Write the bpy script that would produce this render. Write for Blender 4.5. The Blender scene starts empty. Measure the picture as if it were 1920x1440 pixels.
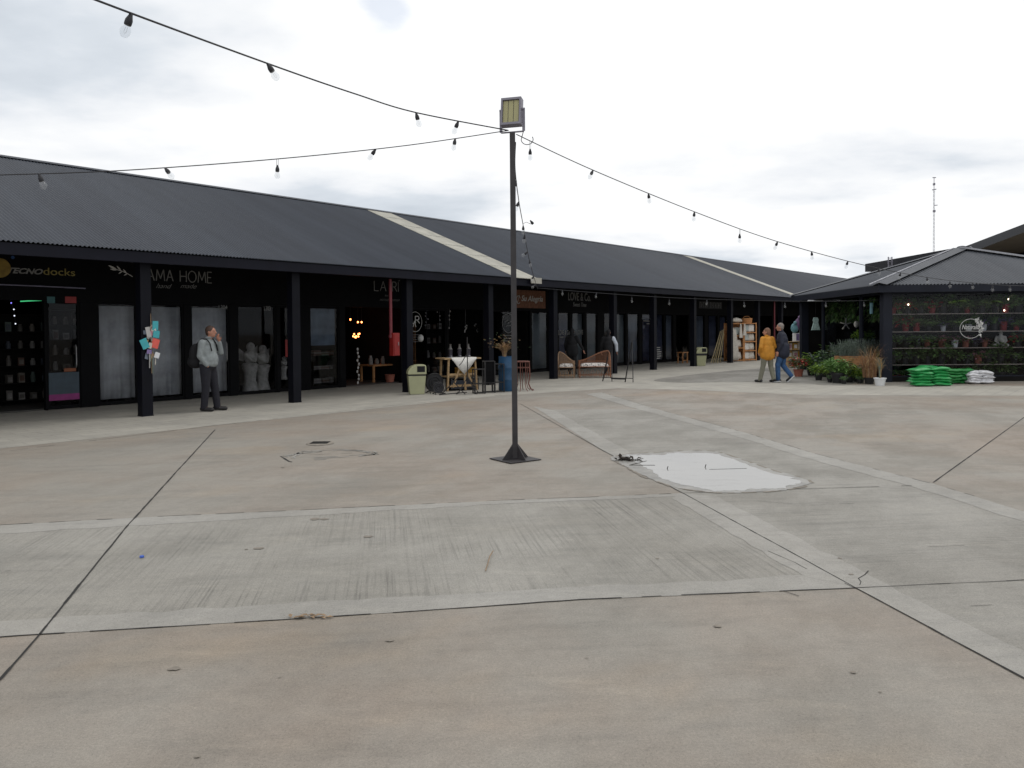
import bpy, bmesh, math, random
from mathutils import Vector, Matrix
from math import sin, cos, pi, radians as RAD
random.seed(11)
sc = bpy.context.scene
COL = sc.collection
V = Vector

# ------------------------------------------------------------------ survey of the photograph (camera model)
FPX = 1450.0; PITCH = RAD(1.2); ROLL = RAD(0.5); CAMH = 1.65
CY = 618 + FPX*math.tan(PITCH)
def ray(px, py):
    x = px-960.0; v = -(py-CY)
    x, v = x*cos(ROLL)+v*sin(ROLL), -x*sin(ROLL)+v*cos(ROLL)
    x /= FPX; v /= FPX
    return V((x, cos(PITCH)+v*sin(PITCH), -sin(PITCH)+v*cos(PITCH)))
def G(px, py, z=0.0):                      # point of the ground seen at a pixel
    r = ray(px, py); k = (CAMH-z)/-r.z
    return V((r.x*k, r.y*k, z))
def DP(px, py, d):                         # point at a known distance
    r = ray(px, py); k = d/r.y
    return V((r.x*k, d, CAMH+r.z*k))

def project(p):
    d = p-V((0,0,CAMH)); yf = d.y*cos(PITCH)-d.z*sin(PITCH); zu = d.y*sin(PITCH)+d.z*cos(PITCH); x = d.x/yf*FPX; v = zu/yf*FPX
    x, v = x*cos(ROLL)-v*sin(ROLL), x*sin(ROLL)+v*cos(ROLL)
    return 960+x, CY-v
cam = bpy.data.cameras.new('camera'); co = bpy.data.objects.new('camera', cam); COL.objects.link(co)
co.matrix_world = Matrix.Translation((0, 0, CAMH)) @ Matrix.Rotation(pi/2-PITCH, 4, 'X') @ Matrix.Rotation(-ROLL, 4, 'Z')
cam.sensor_width = 36; cam.lens = FPX/1920*36; cam.shift_y = (CY-720)/1920.0
cam.clip_end = 2000; cam.clip_start = .05
sc.camera = co

# ------------------------------------------------------------------ mesh builder
class MB:
    def __init__(s): s.v = []; s.f = []; s.m = []
    def add(s, vs, fs, mi=0):
        o = len(s.v); s.v.extend([tuple(p) for p in vs])
        for f in fs: s.f.append([i+o for i in f]); s.m.append(mi)
    def box(s, x0, x1, y0, y1, z0, z1, mi=0):
        s.add([(x0,y0,z0),(x1,y0,z0),(x1,y1,z0),(x0,y1,z0),(x0,y0,z1),(x1,y0,z1),(x1,y1,z1),(x0,y1,z1)],
              [(3,2,1,0),(4,5,6,7),(0,1,5,4),(1,2,6,5),(2,3,7,6),(3,0,4,7)], mi)
    def obox(s, c, ax, ay, az, mi=0):      # half axes
        c = V(c); ax = V(ax); ay = V(ay); az = V(az)
        P = [c+sx*ax+sy*ay+sz*az for sz in (-1,1) for sx, sy in ((-1,-1),(1,-1),(1,1),(-1,1))]
        s.add(P, [(3,2,1,0),(4,5,6,7),(0,1,5,4),(1,2,6,5),(2,3,7,6),(3,0,4,7)], mi)
    def bar(s, a, b, w, h=None, mi=0, up=(0,0,1)):
        a = V(a); b = V(b); d = (b-a); L = d.length
        if L < 1e-6: return
        d /= L; u = V(up)
        if abs(d.dot(u)) > .98: u = V((1,0,0))
        sd = d.cross(u).normalized(); up2 = sd.cross(d)
        s.obox((a+b)/2, d*L/2, sd*w/2, up2*(h or w)/2, mi)
    def prism(s, poly, ext, mi=0):
        n = len(poly); ext = V(ext)
        P = [V(p) for p in poly]; P += [p+ext for p in P]
        s.add(P, [tuple(range(n-1,-1,-1)), tuple(range(n,2*n))]+[(i,(i+1)%n,(i+1)%n+n,i+n) for i in range(n)], mi)
    def poly(s, pts, mi=0): s.add(pts, [tuple(range(len(pts)))], mi)
    def tube(s, pts, r, n=8, mi=0, closed=False):
        pts = [V(p) for p in pts]; N = len(pts)
        rs = r if isinstance(r, (list, tuple)) else [r]*N
        P = []; ref = None
        for i, p in enumerate(pts):
            if closed: d = pts[(i+1)%N]-pts[i-1]
            else: d = pts[min(i+1,N-1)]-pts[max(i-1,0)]
            d = d.normalized() if d.length > 1e-9 else V((0,0,1))
            if ref is None: ref = V((0,0,1)) if abs(d.z) < .9 else V((1,0,0))
            a = (ref-d*ref.dot(d)).normalized(); b = d.cross(a); ref = a
            P += [p+(a*cos(2*pi*k/n)+b*sin(2*pi*k/n))*rs[i] for k in range(n)]
        F = []
        for i in range(N if closed else N-1):
            j = (i+1)%N
            F += [(i*n+k, i*n+(k+1)%n, j*n+(k+1)%n, j*n+k) for k in range(n)]
        if not closed: F += [tuple(range(n-1,-1,-1)), tuple((N-1)*n+k for k in range(n))]
        s.add(P, F, mi)
    def lathe(s, c, prof, n=16, mi=0, sq=1.0):
        c = V(c); P = []; F = []
        for r, z in prof: P += [c+V((r*cos(2*pi*k/n), r*sq*sin(2*pi*k/n), z)) for k in range(n)]
        for i in range(len(prof)-1): F += [(i*n+k, i*n+(k+1)%n, (i+1)*n+(k+1)%n, (i+1)*n+k) for k in range(n)]
        if prof[0][0] > 1e-4: F.append(tuple(range(n-1,-1,-1)))
        if prof[-1][0] > 1e-4: F.append(tuple((len(prof)-1)*n+k for k in range(n)))
        s.add(P, F, mi)
    def ell(s, c, r, seg=14, rings=9, mi=0, rot=None):
        c = V(c); P = []; F = []
        for i in range(rings+1):
            t = pi*i/rings
            for k in range(seg):
                p = V((r[0]*sin(t)*cos(2*pi*k/seg), r[1]*sin(t)*sin(2*pi*k/seg), r[2]*cos(t)))
                if rot: p = rot @ p
                P.append(c+p)
        for i in range(rings): F += [(i*seg+k, (i+1)*seg+k, (i+1)*seg+(k+1)%seg, i*seg+(k+1)%seg) for k in range(seg)]
        s.add(P, F, mi)
    def cap(s, a, b, ra, rb, n=12, mi=0):  # tapered capsule
        a = V(a); b = V(b); d = b-a; L = max(d.length, 1e-5); d /= L
        u = d.orthogonal().normalized(); w = d.cross(u); P = []; F = []; rows = []
        for i in range(5): t = -pi/2+i*pi/8; rows.append((ra*sin(t), max(ra*cos(t), 1e-4)))
        for i in range(5): t = i*pi/8; rows.append((L+rb*sin(t), max(rb*cos(t), 1e-4)))
        for h, r in rows: P += [a+d*h+(u*cos(2*pi*k/n)+w*sin(2*pi*k/n))*r for k in range(n)]
        for i in range(len(rows)-1): F += [(i*n+k, i*n+(k+1)%n, (i+1)*n+(k+1)%n, (i+1)*n+k) for k in range(n)]
        F += [tuple(range(n-1,-1,-1)), tuple((len(rows)-1)*n+k for k in range(n))]
        s.add(P, F, mi)
    def leaf(s, b, d, L, w, mi=0, droop=.3):
        b = V(b); d = V(d).normalized(); sd = d.cross(V((0,0,1)))
        sd = sd.normalized() if sd.length > 1e-3 else V((1,0,0))
        m = b+d*L*.5+V((0,0,L*.06)); e = b+d*L-V((0,0,L*droop))
        s.add([b, m+sd*w*.5, e, m-sd*w*.5], [(0,1,2),(0,2,3)], mi)
    def mesh(s, name, mats, smooth=False, angle=40, fix=True):
        me = bpy.data.meshes.new(name); me.from_pydata(s.v, [], s.f)
        for m in (mats if isinstance(mats, (list, tuple)) else [mats]): me.materials.append(m)
        me.polygons.foreach_set('material_index', s.m)
        if fix:
            bm = bmesh.new(); bm.from_mesh(me); bmesh.ops.recalc_face_normals(bm, faces=bm.faces); bm.to_mesh(me); bm.free()
        if smooth:
            me.polygons.foreach_set('use_smooth', [True]*len(me.polygons))
            me.set_sharp_from_angle(angle=RAD(angle))
        me.update(); return me
    def build(s, name, mats, parent=None, smooth=False, angle=40, fix=True):
        return link(name, s.mesh(name, mats, smooth, angle, fix), parent)

def link(name, data, parent=None):
    o = bpy.data.objects.new(name, data); COL.objects.link(o)
    if parent: o.parent = parent
    return o
def tag(o, label=None, cat=None, group=None, kind=None):
    if label: o['label'] = label
    if cat: o['category'] = cat
    if group: o['group'] = group
    if kind: o['kind'] = kind
    return o
def thing(name, label, cat, loc=(0,0,0), rz=0.0, group=None):
    o = link(name, None); o.location = loc; o.rotation_euler = (0, 0, rz)
    return tag(o, label, cat, group)
def children(o): return [c for c in bpy.data.objects if c.parent == o]
def dup(o, parent=None):
    c = o.copy(); COL.objects.link(c)
    if parent: c.parent = parent
    for ch in children(o): dup(ch, c)
    return c
def place(o, loc, rz=0.0, s=None, label=None, group=None):
    o.location = loc; o.rotation_euler = (0, 0, rz)
    if s: o.scale = (s, s, s) if not isinstance(s, tuple) else s
    if label: o['label'] = label
    if group: o['group'] = group
    return o

# ------------------------------------------------------------------ materials
def newmat(name):
    m = bpy.data.materials.new(name); m.use_nodes = True
    nt = m.node_tree; b = nt.nodes['Principled BSDF']; return m, nt, b
def N(nt, typ, **kw):
    n = nt.nodes.new(typ)
    for k, v in kw.items():
        if k.startswith('i_'): n.inputs[k[2:].replace('_', ' ')].default_value = v
        else: setattr(n, k, v)
    return n
def mixc(nt, fac, a, b, mode='MIX'):
    n = nt.nodes.new('ShaderNodeMix'); n.data_type = 'RGBA'; n.blend_type = mode
    for sock, val in ((n.inputs[0], fac), (n.inputs[6], a), (n.inputs[7], b)):
        if hasattr(val, 'links') or hasattr(val, 'is_linked'): nt.links.new(val, sock)
        else: sock.default_value = val if not isinstance(val, tuple) else (*val, 1.0)[:4]
    return n.outputs[2]
def ramp(nt, fac, a, b):
    n = N(nt, 'ShaderNodeMapRange'); n.inputs[1].default_value = a; n.inputs[2].default_value = b
    nt.links.new(fac, n.inputs[0]); return n.outputs[0]
def noise(nt, co_, scale, detail=4, rough=.55):
    n = N(nt, 'ShaderNodeTexNoise'); n.inputs['Scale'].default_value = scale; n.inputs['Detail'].default_value = detail
    n.inputs['Roughness'].default_value = rough; nt.links.new(co_, n.inputs['Vector']); return n.outputs['Fac']
def objco(nt): return N(nt, 'ShaderNodeTexCoord').outputs['Object']
def mapping(nt, co_, rz=0, scale=(1,1,1)):
    n = N(nt, 'ShaderNodeMapping'); n.inputs['Rotation'].default_value = (0, 0, rz); nt.links.new(co_, n.inputs['Vector'])
    n2 = N(nt, 'ShaderNodeMapping'); n2.inputs['Scale'].default_value = scale; nt.links.new(n.outputs[0], n2.inputs['Vector']); return n2.outputs[0]
def mat(name, c, rough=.6, metal=0.0, var=.18, ns=6.0, bump=0.0, bs=60.0, c2=None, spec=.5, sheen=0.0):
    m, nt, b = newmat(name); co_ = objco(nt)
    f = noise(nt, co_, ns)
    f = ramp(nt, f, .3, .7)
    lo = tuple(x*(1-var) for x in c); hi = tuple(min(1, x*(1+var)) for x in (c2 or c))
    nt.links.new(mixc(nt, f, lo, hi), b.inputs['Base Color'])
    b.inputs['Roughness'].default_value = rough; b.inputs['Metallic'].default_value = metal
    b.inputs['Specular IOR Level'].default_value = spec
    if bump:
        bn = N(nt, 'ShaderNodeBump'); bn.inputs['Strength'].default_value = bump; bn.inputs['Distance'].default_value = .01
        nt.links.new(noise(nt, co_, bs), bn.inputs['Height']); nt.links.new(bn.outputs[0], b.inputs['Normal'])
    return m
def emit(name, c, st):
    m, nt, b = newmat(name)
    b.inputs['Base Color'].default_value = (*c, 1); b.inputs['Emission Color'].default_value = (*c, 1); b.inputs['Emission Strength'].default_value = st
    return m
def glassm(name, tint=(.8,.85,.85), refl=.9, ior=1.28):
    m = bpy.data.materials.new(name); m.use_nodes = True; nt = m.node_tree; nt.nodes.clear()
    out = N(nt, 'ShaderNodeOutputMaterial'); mx = N(nt, 'ShaderNodeMixShader'); tr = N(nt, 'ShaderNodeBsdfTransparent'); gl = N(nt, 'ShaderNodeBsdfGlossy'); fr = N(nt, 'ShaderNodeFresnel')
    fr.inputs['IOR'].default_value = ior; tr.inputs['Color'].default_value = (*tint, 1); gl.inputs['Roughness'].default_value = .03; gl.inputs['Color'].default_value = (refl, refl, refl, 1)
    ge = N(nt, 'ShaderNodeNewGeometry'); iv = N(nt, 'ShaderNodeMath', operation='SUBTRACT'); iv.inputs[0].default_value = 1; nt.links.new(ge.outputs['Backfacing'], iv.inputs[1])
    ml = N(nt, 'ShaderNodeMath', operation='MULTIPLY'); nt.links.new(fr.outputs[0], ml.inputs[0]); nt.links.new(iv.outputs[0], ml.inputs[1])
    nt.links.new(ml.outputs[0], mx.inputs[0]); nt.links.new(tr.outputs[0], mx.inputs[1]); nt.links.new(gl.outputs[0], mx.inputs[2]); nt.links.new(mx.outputs[0], out.inputs[0])
    return m

M = {}
_a, _b = G(1605,1103), G(1130,845); DIR_A = math.atan2(_b.y-_a.y, _b.x-_a.x)
_a, _b = G(1280,925), G(1730,910); DIR_H = math.atan2(_b.y-_a.y, _b.x-_a.x)
def concrete(name, warm, grey, mixlo, mixhi, brush=None, brush_rot=0.0, ochre=.0, dark=.36):
    m, nt, b = newmat(name); co_ = objco(nt)
    f = ramp(nt, noise(nt, co_, .33, 5, .6), mixlo, mixhi)
    c = mixc(nt, f, warm, grey)
    # broad patches, drifting stains, pores
    f2 = ramp(nt, noise(nt, mapping(nt, co_, .4, (1, .55, 1)), .9, 6, .65), .32, .72)
    c = mixc(nt, f2, c, mixc(nt, 1.0, c, (.76,.77,.78), 'MULTIPLY'))
    if ochre:
        f3 = ramp(nt, noise(nt, mapping(nt, co_, 1.1, (1, .6, 1)), .55, 4, .6), .56, .78)
        g3 = N(nt, 'ShaderNodeMath', operation='MULTIPLY'); nt.links.new(f3, g3.inputs[0]); g3.inputs[1].default_value = ochre
        c = mixc(nt, g3.outputs[0], c, (.50,.36,.22))
    f4 = ramp(nt, noise(nt, co_, 14, 6, .7), .3, .75)
    c = mixc(nt, f4, mixc(nt, 1.0, c, (.90,.90,.90), 'MULTIPLY'), mixc(nt, 1.0, c, (1.06,1.06,1.05), 'MULTIPLY'))
    f5 = ramp(nt, noise(nt, co_, 75, 5, .8), .28, .75)
    c = mixc(nt, f5, mixc(nt, 1.0, c, (1-dark, 1-dark, 1-dark), 'MULTIPLY'), mixc(nt, 1.0, c, (1.08,1.08,1.08), 'MULTIPLY'))
    f6 = ramp(nt, noise(nt, co_, 210, 3, .8), .3, .72)
    c = mixc(nt, f6, mixc(nt, 1.0, c, (.72,.715,.71), 'MULTIPLY'), mixc(nt, 1.0, c, (1.15,1.15,1.14), 'MULTIPLY'))
    f9 = ramp(nt, noise(nt, co_, 115, 2, .6), .64, .70)
    c = mixc(nt, f9, c, mixc(nt, 1.0, c, (.62,.61,.60), 'MULTIPLY'))
    f7 = ramp(nt, noise(nt, mapping(nt, co_, DIR_H-.2, (.5, 3.2, 1)), 1.6, 7, .7), .50, .70)
    c = mixc(nt, f7, c, mixc(nt, 1.0, c, (.84,.845,.85), 'MULTIPLY'))
    f8 = ramp(nt, noise(nt, mapping(nt, co_, DIR_H+.1, (.7, 4.0, 1)), 1.1, 7, .7), .56, .72)
    c = mixc(nt, f8, c, mixc(nt, 1.0, c, (1.14,1.13,1.11), 'MULTIPLY'))
    h = noise(nt, co_, 70, 4, .7)
    if brush:
        mp = mapping(nt, co_, -brush_rot, (.55, 40, 1))
        st = noise(nt, mp, 1.0, 5, .75)
        msk = ramp(nt, noise(nt, co_, .8, 4, .6), .36, .60)
        k = ramp(nt, st, .49, .66)
        mm = N(nt, 'ShaderNodeMath', operation='MULTIPLY'); nt.links.new(k, mm.inputs[0]); nt.links.new(msk, mm.inputs[1])
        m2 = N(nt, 'ShaderNodeMath', operation='MULTIPLY'); nt.links.new(mm.outputs[0], m2.inputs[0]); m2.inputs[1].default_value = brush
        c = mixc(nt, m2.outputs[0], c, mixc(nt, 1.0, c, (.50,.50,.50), 'MULTIPLY'))
        h = st
    nt.links.new(c, b.inputs['Base Color'])
    r = N(nt, 'ShaderNodeMapRange'); r.inputs[1].default_value = .3; r.inputs[2].default_value = .7; r.inputs[3].default_value = .62; r.inputs[4].default_value = .9
    nt.links.new(f2, r.inputs[0]); nt.links.new(r.outputs[0], b.inputs['Roughness']); b.inputs['Specular IOR Level'].default_value = .35
    bn = N(nt, 'ShaderNodeBump'); bn.inputs['Strength'].default_value = .35; bn.inputs['Distance'].default_value = .006
    nt.links.new(h, bn.inputs['Height']); nt.links.new(bn.outputs[0], b.inputs['Normal'])
    return m
M['warm'] = concrete('warm_concrete', (.372,.314,.260), (.378,.350,.308), .36, .60, ochre=.34)
M['grey'] = concrete('brushed_concrete', (.372,.350,.310), (.425,.405,.366), .36, .6, brush=.8, brush_rot=DIR_A)
M['grey_x'] = concrete('cross_brushed_concrete', (.358,.338,.302), (.412,.392,.354), .36, .6, brush=.55, brush_rot=DIR_H)
M['edge'] = concrete('smooth_concrete', (.366,.347,.315), (.405,.388,.358), .35, .6, dark=.14)
M['asph'] = concrete('grey_screed', (.275,.26,.232), (.31,.293,.262), .4, .6)
M['joint'] = mat('joint_dirt', (.022,.021,.020), .95)
M['stain'] = mat('old_stain', (.21,.185,.155), .9, ns=20)
M['wet'] = mat('wet_concrete', (.23,.22,.20), .35, ns=5, var=.3, bump=.2)
def paver():
    m, nt, b = newmat('pavers'); co_ = objco(nt)
    br = N(nt, 'ShaderNodeTexBrick'); nt.links.new(mapping(nt, co_, -RAD(50.15)), br.inputs['Vector'])
    br.inputs['Scale'].default_value = 1; br.inputs['Brick Width'].default_value = .6; br.inputs['Row Height'].default_value = .3; br.inputs['Mortar Size'].default_value = .006
    br.inputs['Color1'].default_value = (.425,.405,.36,1); br.inputs['Color2'].default_value = (.38,.362,.322,1); br.inputs['Mortar'].default_value = (.26,.245,.22,1)
    c = br.outputs['Color']
    f = ramp(nt, noise(nt, co_, 1.1, 6, .65), .3, .7)
    c = mixc(nt, f, mixc(nt, 1.0, c, (.8,.8,.8), 'MULTIPLY'), mixc(nt, 1.0, c, (1.08,1.07,1.05), 'MULTIPLY'))
    f = ramp(nt, noise(nt, co_, 60, 4, .7), .25, .8)
    c = mixc(nt, f, mixc(nt, 1.0, c, (.84,.84,.84), 'MULTIPLY'), c)
    nt.links.new(c, b.inputs['Base Color']); b.inputs['Roughness'].default_value = .8; b.inputs['Specular IOR Level'].default_value = .3
    return m
M['paver'] = paver()
def water():
    m, nt, b = newmat('puddle_water'); co_ = objco(nt)
    fw = ramp(nt, noise(nt, mapping(nt, co_, DIR_H, (1.0, 2.6, 1)), 2.0, 6, .65), .50, .68)
    rr_ = N(nt, 'ShaderNodeMapRange'); rr_.inputs[3].default_value = .012; rr_.inputs[4].default_value = .16; nt.links.new(fw, rr_.inputs[0]); nt.links.new(rr_.outputs[0], b.inputs['Roughness'])
    ir_ = N(nt, 'ShaderNodeMapRange'); ir_.inputs[3].default_value = 3.6; ir_.inputs[4].default_value = 1.9; nt.links.new(fw, ir_.inputs[0]); nt.links.new(ir_.outputs[0], b.inputs['IOR'])
    b.inputs['Base Color'].default_value = (.16,.155,.15,1); b.inputs['Base Color'].default_value = (.19,.185,.17,1)
    bn = N(nt, 'ShaderNodeBump'); bn.inputs['Strength'].default_value = .02; bn.inputs['Distance'].default_value = .01
    nt.links.new(noise(nt, co_, 3.0, 2), bn.inputs['Height']); nv = N(nt, 'ShaderNodeCombineXYZ'); nv.inputs[0].default_value = -.004; nv.inputs[1].default_value = -.022; nv.inputs[2].default_value = 1
    nt.links.new(nv.outputs[0], bn.inputs['Normal']); nt.links.new(bn.outputs[0], b.inputs['Normal'])
    return m
M['water'] = water()
def roofm(name, c, c2):
    m, nt, b = newmat(name); co_ = objco(nt)
    f = ramp(nt, noise(nt, mapping(nt, co_, 0, (2.2, .16, .16)), .8, 7, .65), .32, .68)
    cc = mixc(nt, f, c, c2)
    f2 = ramp(nt, noise(nt, co_, 9, 5, .7), .35, .7)
    cc = mixc(nt, f2, mixc(nt, 1.0, cc, (.85,.85,.86), 'MULTIPLY'), cc)
    nt.links.new(cc, b.inputs['Base Color']); b.inputs['Roughness'].default_value = .55; b.inputs['Specular IOR Level'].default_value = .32
    return m
M['roof'] = roofm('dark_roof_sheet', (.016,.0215,.034), (.029,.037,.053))
M['roof_pav'] = roofm('grey_roof_sheet', (.052,.058,.070), (.075,.082,.095))
M['skyl'] = mat('skylight_sheet', (.40,.385,.33), .55, ns=3, var=.15)
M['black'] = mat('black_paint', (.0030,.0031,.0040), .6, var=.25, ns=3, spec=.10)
M['navy'] = mat('navy_black_steel', (.0050,.0055,.0095), .5, var=.2, ns=2, spec=.14)
M['gutter'] = mat('gutter_steel', (.0065,.007,.013), .5, var=.2, ns=2, spec=.15)
M['pavnavy'] = mat('slate_steel', (.011,.013,.021), .5, var=.2, ns=2, spec=.2)
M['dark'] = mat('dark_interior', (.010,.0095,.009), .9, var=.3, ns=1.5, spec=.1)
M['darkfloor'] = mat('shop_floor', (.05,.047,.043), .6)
M['pole'] = mat('lamp_post_paint', (.030,.027,.029), .55, var=.35, ns=5, bump=.1)
M['hous'] = mat('lamp_housing_grey', (.21,.20,.24), .5, var=.1)
M['led'] = mat('led_yellow', (.36,.335,.17), .5, var=.12, ns=90)
M['chrome'] = mat('galvanised', (.32,.32,.33), .4, .7)
M['cable'] = mat('black_cable', (.012,.012,.016), .6)
M['glass'] = glassm('window_glass', (.80,.81,.83), .7, 1.33)
M['bulb'] = glassm('bulb_glass', (.94,.95,.96), .95, 1.25)
_nt = M['bulb'].node_tree; _o = _nt.nodes['Material Output']; _m = _o.inputs[0].links[0].from_node
_d = N(_nt, 'ShaderNodeBsdfDiffuse'); _d.inputs['Color'].default_value = (.85,.85,.84,1); _x = N(_nt, 'ShaderNodeMixShader'); _x.inputs[0].default_value = .07  # white diffuse share imitates highlights on the clear bulb glass
_nt.links.new(_m.outputs[0], _x.inputs[1]); _nt.links.new(_d.outputs[0], _x.inputs[2]); _nt.links.new(_x.outputs[0], _o.inputs[0])
M['white'] = mat('white_letter', (.62,.62,.60), .6, var=.08)
M['greyletter'] = mat('grey_letter', (.24,.24,.235), .6, var=.1)
M['gold'] = mat('gold_letter', (.30,.24,.07), .5, var=.1)
M['curtain'] = mat('curtain_cloth', (.66,.67,.67), .9, var=.28, ns=2.5)
M['blindg'] = mat('grey_blind', (.20,.23,.24), .8, var=.25, ns=1.3)
M['blindb'] = mat('blue_blind', (.17,.20,.25), .8, var=.3, ns=1.3)
M['blindn'] = mat('navy_film', (.06,.07,.12), .7, var=.3, ns=1.3)
M['teal'] = mat('teal_card', (.05,.36,.40), .6, var=.1)
M['redcard'] = mat('coral_card', (.62,.10,.075), .6, var=.1)
M['red'] = mat('fire_red', (.22,.010,.008), .45, var=.15)
M['dred'] = mat('pipe_red', (.15,.020,.028), .5, var=.15)
M['olive'] = mat('olive_plastic', (.36,.365,.22), .5, var=.08, ns=3)
M['woodlt'] = mat('pale_wood', (.40,.27,.14), .7, var=.25, ns=14)
M['wood'] = mat('planter_wood', (.38,.18,.07), .75, var=.3, ns=14)
M['signwood'] = mat('sign_wood', (.20,.085,.045), .7, var=.35, ns=10)
M['pine'] = mat('orange_pine', (.46,.21,.075), .65, var=.2, ns=12)
M['cloth'] = mat('white_cloth', (.66,.64,.60), .9, var=.12, ns=10, bump=.3, bs=20)
M['linen'] = mat('linen', (.55,.51,.45), .9, var=.15, ns=12)
M['sage'] = mat('sage_linen', (.38,.42,.40), .9, var=.15, ns=12)
M['orange'] = mat('orange_crate', (.42,.235,.035), .6, var=.15)
M['iron'] = mat('black_iron', (.012,.011,.012), .5, var=.2)
M['rust'] = mat('rust_wire', (.15,.055,.040), .7, var=.3, ns=20)
M['barrel'] = mat('blue_plastic', (.012,.065,.145), .5, var=.25, ns=4)
M['wicker'] = mat('wicker', (.24,.105,.055), .75, var=.35, ns=25)
M['wickerl'] = mat('wicker_pale', (.30,.19,.115), .75, var=.3, ns=25)
def check():
    m, nt, b = newmat('patterned_cloth'); co_ = objco(nt)
    v = N(nt, 'ShaderNodeTexVoronoi'); v.inputs['Scale'].default_value = 16; nt.links.new(co_, v.inputs['Vector'])
    nt.links.new(mixc(nt, ramp(nt, v.outputs['Distance'], .30, .42), (.03,.03,.035), (.62,.58,.54)), b.inputs['Base Color']); b.inputs['Roughness'].default_value = .9
    return m
M['pattern'] = check()
M['leaf'] = mat('leaf_green', (.065,.145,.030), .55, var=.5, ns=8)
M['leafd'] = mat('leaf_dark', (.032,.075,.028), .55, var=.5, ns=8)
M['leafi'] = mat('leaf_bright', (.17,.31,.085), .5, var=.5, ns=8)
M['leafj'] = mat('leaf_olive', (.16,.21,.08), .5, var=.5, ns=8)
M['leafl'] = mat('leaf_lime', (.21,.33,.035), .55, var=.35, ns=8)
M['leafs'] = mat('leaf_silver', (.17,.21,.175), .7, var=.3, ns=8)
M['straw'] = mat('straw', (.34,.21,.085), .8, var=.4, ns=14)
M['copper'] = mat('copper_grass', (.22,.105,.05), .8, var=.4, ns=14)
M['dry'] = mat('dry_twig', (.26,.18,.11), .85, var=.4, ns=14)
M['pink'] = mat('pink_bloom', (.42,.20,.24), .7, var=.3)
M['violet'] = mat('violet_bloom', (.19,.14,.30), .7, var=.3)
M['redfl'] = mat('red_bloom', (.42,.035,.03), .7, var=.3)
M['terra'] = mat('terracotta', (.30,.10,.065), .8, var=.2)
M['potred'] = mat('red_pot', (.26,.02,.02), .5, var=.2)
M['potblk'] = mat('black_pot', (.013,.013,.015), .5, var=.2)
M['potwht'] = mat('white_pot', (.68,.69,.70), .5, var=.06)
M['soil'] = mat('soil', (.03,.022,.016), .95)
M['baggr'] = mat('green_bag', (.016,.27,.065), .42, var=.25, ns=10, bump=.35, bs=16)
M['baggr2'] = mat('deep_green_bag', (.014,.19,.038), .42, var=.3, ns=10, bump=.35, bs=16)
M['bagwh'] = mat('white_bag', (.58,.58,.60), .4, var=.15, ns=10, bump=.35, bs=16)
M['shelf'] = mat('pale_shelf_edge', (.40,.34,.29), .7, var=.15)
M['statue'] = mat('stone_white', (.40,.385,.35), .8, var=.3, ns=14, bump=.6, bs=22)
M['skin'] = mat('skin', (.42,.20,.135), .55, var=.1, ns=14)
M['hairbr'] = mat('brown_hair', (.055,.028,.018), .7, var=.3, ns=40)
M['hairgr'] = mat('grey_hair', (.22,.19,.17), .75, var=.35, ns=40)
M['hairmx'] = mat('auburn_grey_hair', (.17,.085,.05), .75, var=.35, ns=40)
M['shirt'] = mat('grey_knit', (.235,.258,.262), .95, var=.12, ns=20, bump=.5, bs=25)
M['jeansd'] = mat('dark_jeans', (.011,.011,.017), .9, var=.2, ns=20, bump=.4, bs=18)
M['jeans'] = mat('blue_jeans', (.030,.080,.185), .9, var=.3, ns=12, bump=.4, bs=18)
M['khaki'] = mat('khaki_cloth', (.17,.165,.125), .9, var=.15, ns=12, bump=.4, bs=18)
M['mustard'] = mat('mustard_jacket', (.50,.215,.018), .75, var=.15, ns=8, bump=.6, bs=14)
M['jacket'] = mat('navy_jacket', (.011,.014,.030), .75, var=.2, ns=8, bump=.6, bs=14)
M['blackcl'] = mat('black_cloth', (.008,.008,.010), .9, var=.2)
M['whitecl'] = mat('white_knit', (.46,.50,.56), .9, var=.1)
M['shoe'] = mat('black_shoe', (.012,.011,.012), .5)
M['eye'] = mat('eye_dark', (.02,.015,.012), .3)
M['lamp'] = emit('amber_glow', (1.0,.26,.07), 9)
M['lampw'] = emit('warm_bulb_glow', (1.0,.82,.6), 7)
M['tubel'] = emit('tube_glow', (.86,.92,1.0), 1.6)
M['neon'] = emit('green_neon', (.1,.9,.35), .55)
M['bluel'] = emit('blue_led', (.25,.22,1.0), 1.6)
M['whitel'] = emit('white_led', (.8,.85,1.0), 1.5)
M['brick'] = mat('brown_brick', (.115,.062,.045), .9, var=.4, ns=9)
M['soffit'] = mat('brown_soffit', (.19,.165,.135), .8, var=.12, ns=.6)
M['mag'] = mat('magenta_print', (.20,.02,.13), .6)
M['dimred'] = mat('red_label', (.30,.03,.03), .6)
M['dimteal'] = mat('teal_label', (.04,.13,.14), .6)
M['poster'] = mat('blue_poster', (.10,.15,.21), .6, var=.4, ns=3)
M['purple'] = mat('purple_foil', (.16,.09,.19), .5, var=.3)
M['aqua'] = mat('aqua_foil', (.15,.32,.36), .5, var=.3)
M['garland'] = mat('shell_white', (.42,.41,.40), .6)
GOODS = [mat('goods_%d' % i, c, .6, var=.3, ns=12) for i, c in enumerate([(.10,.09,.08),(.16,.14,.12),(.05,.06,.08),(.20,.19,.18),(.10,.05,.035),(.06,.085,.075)])]

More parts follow.
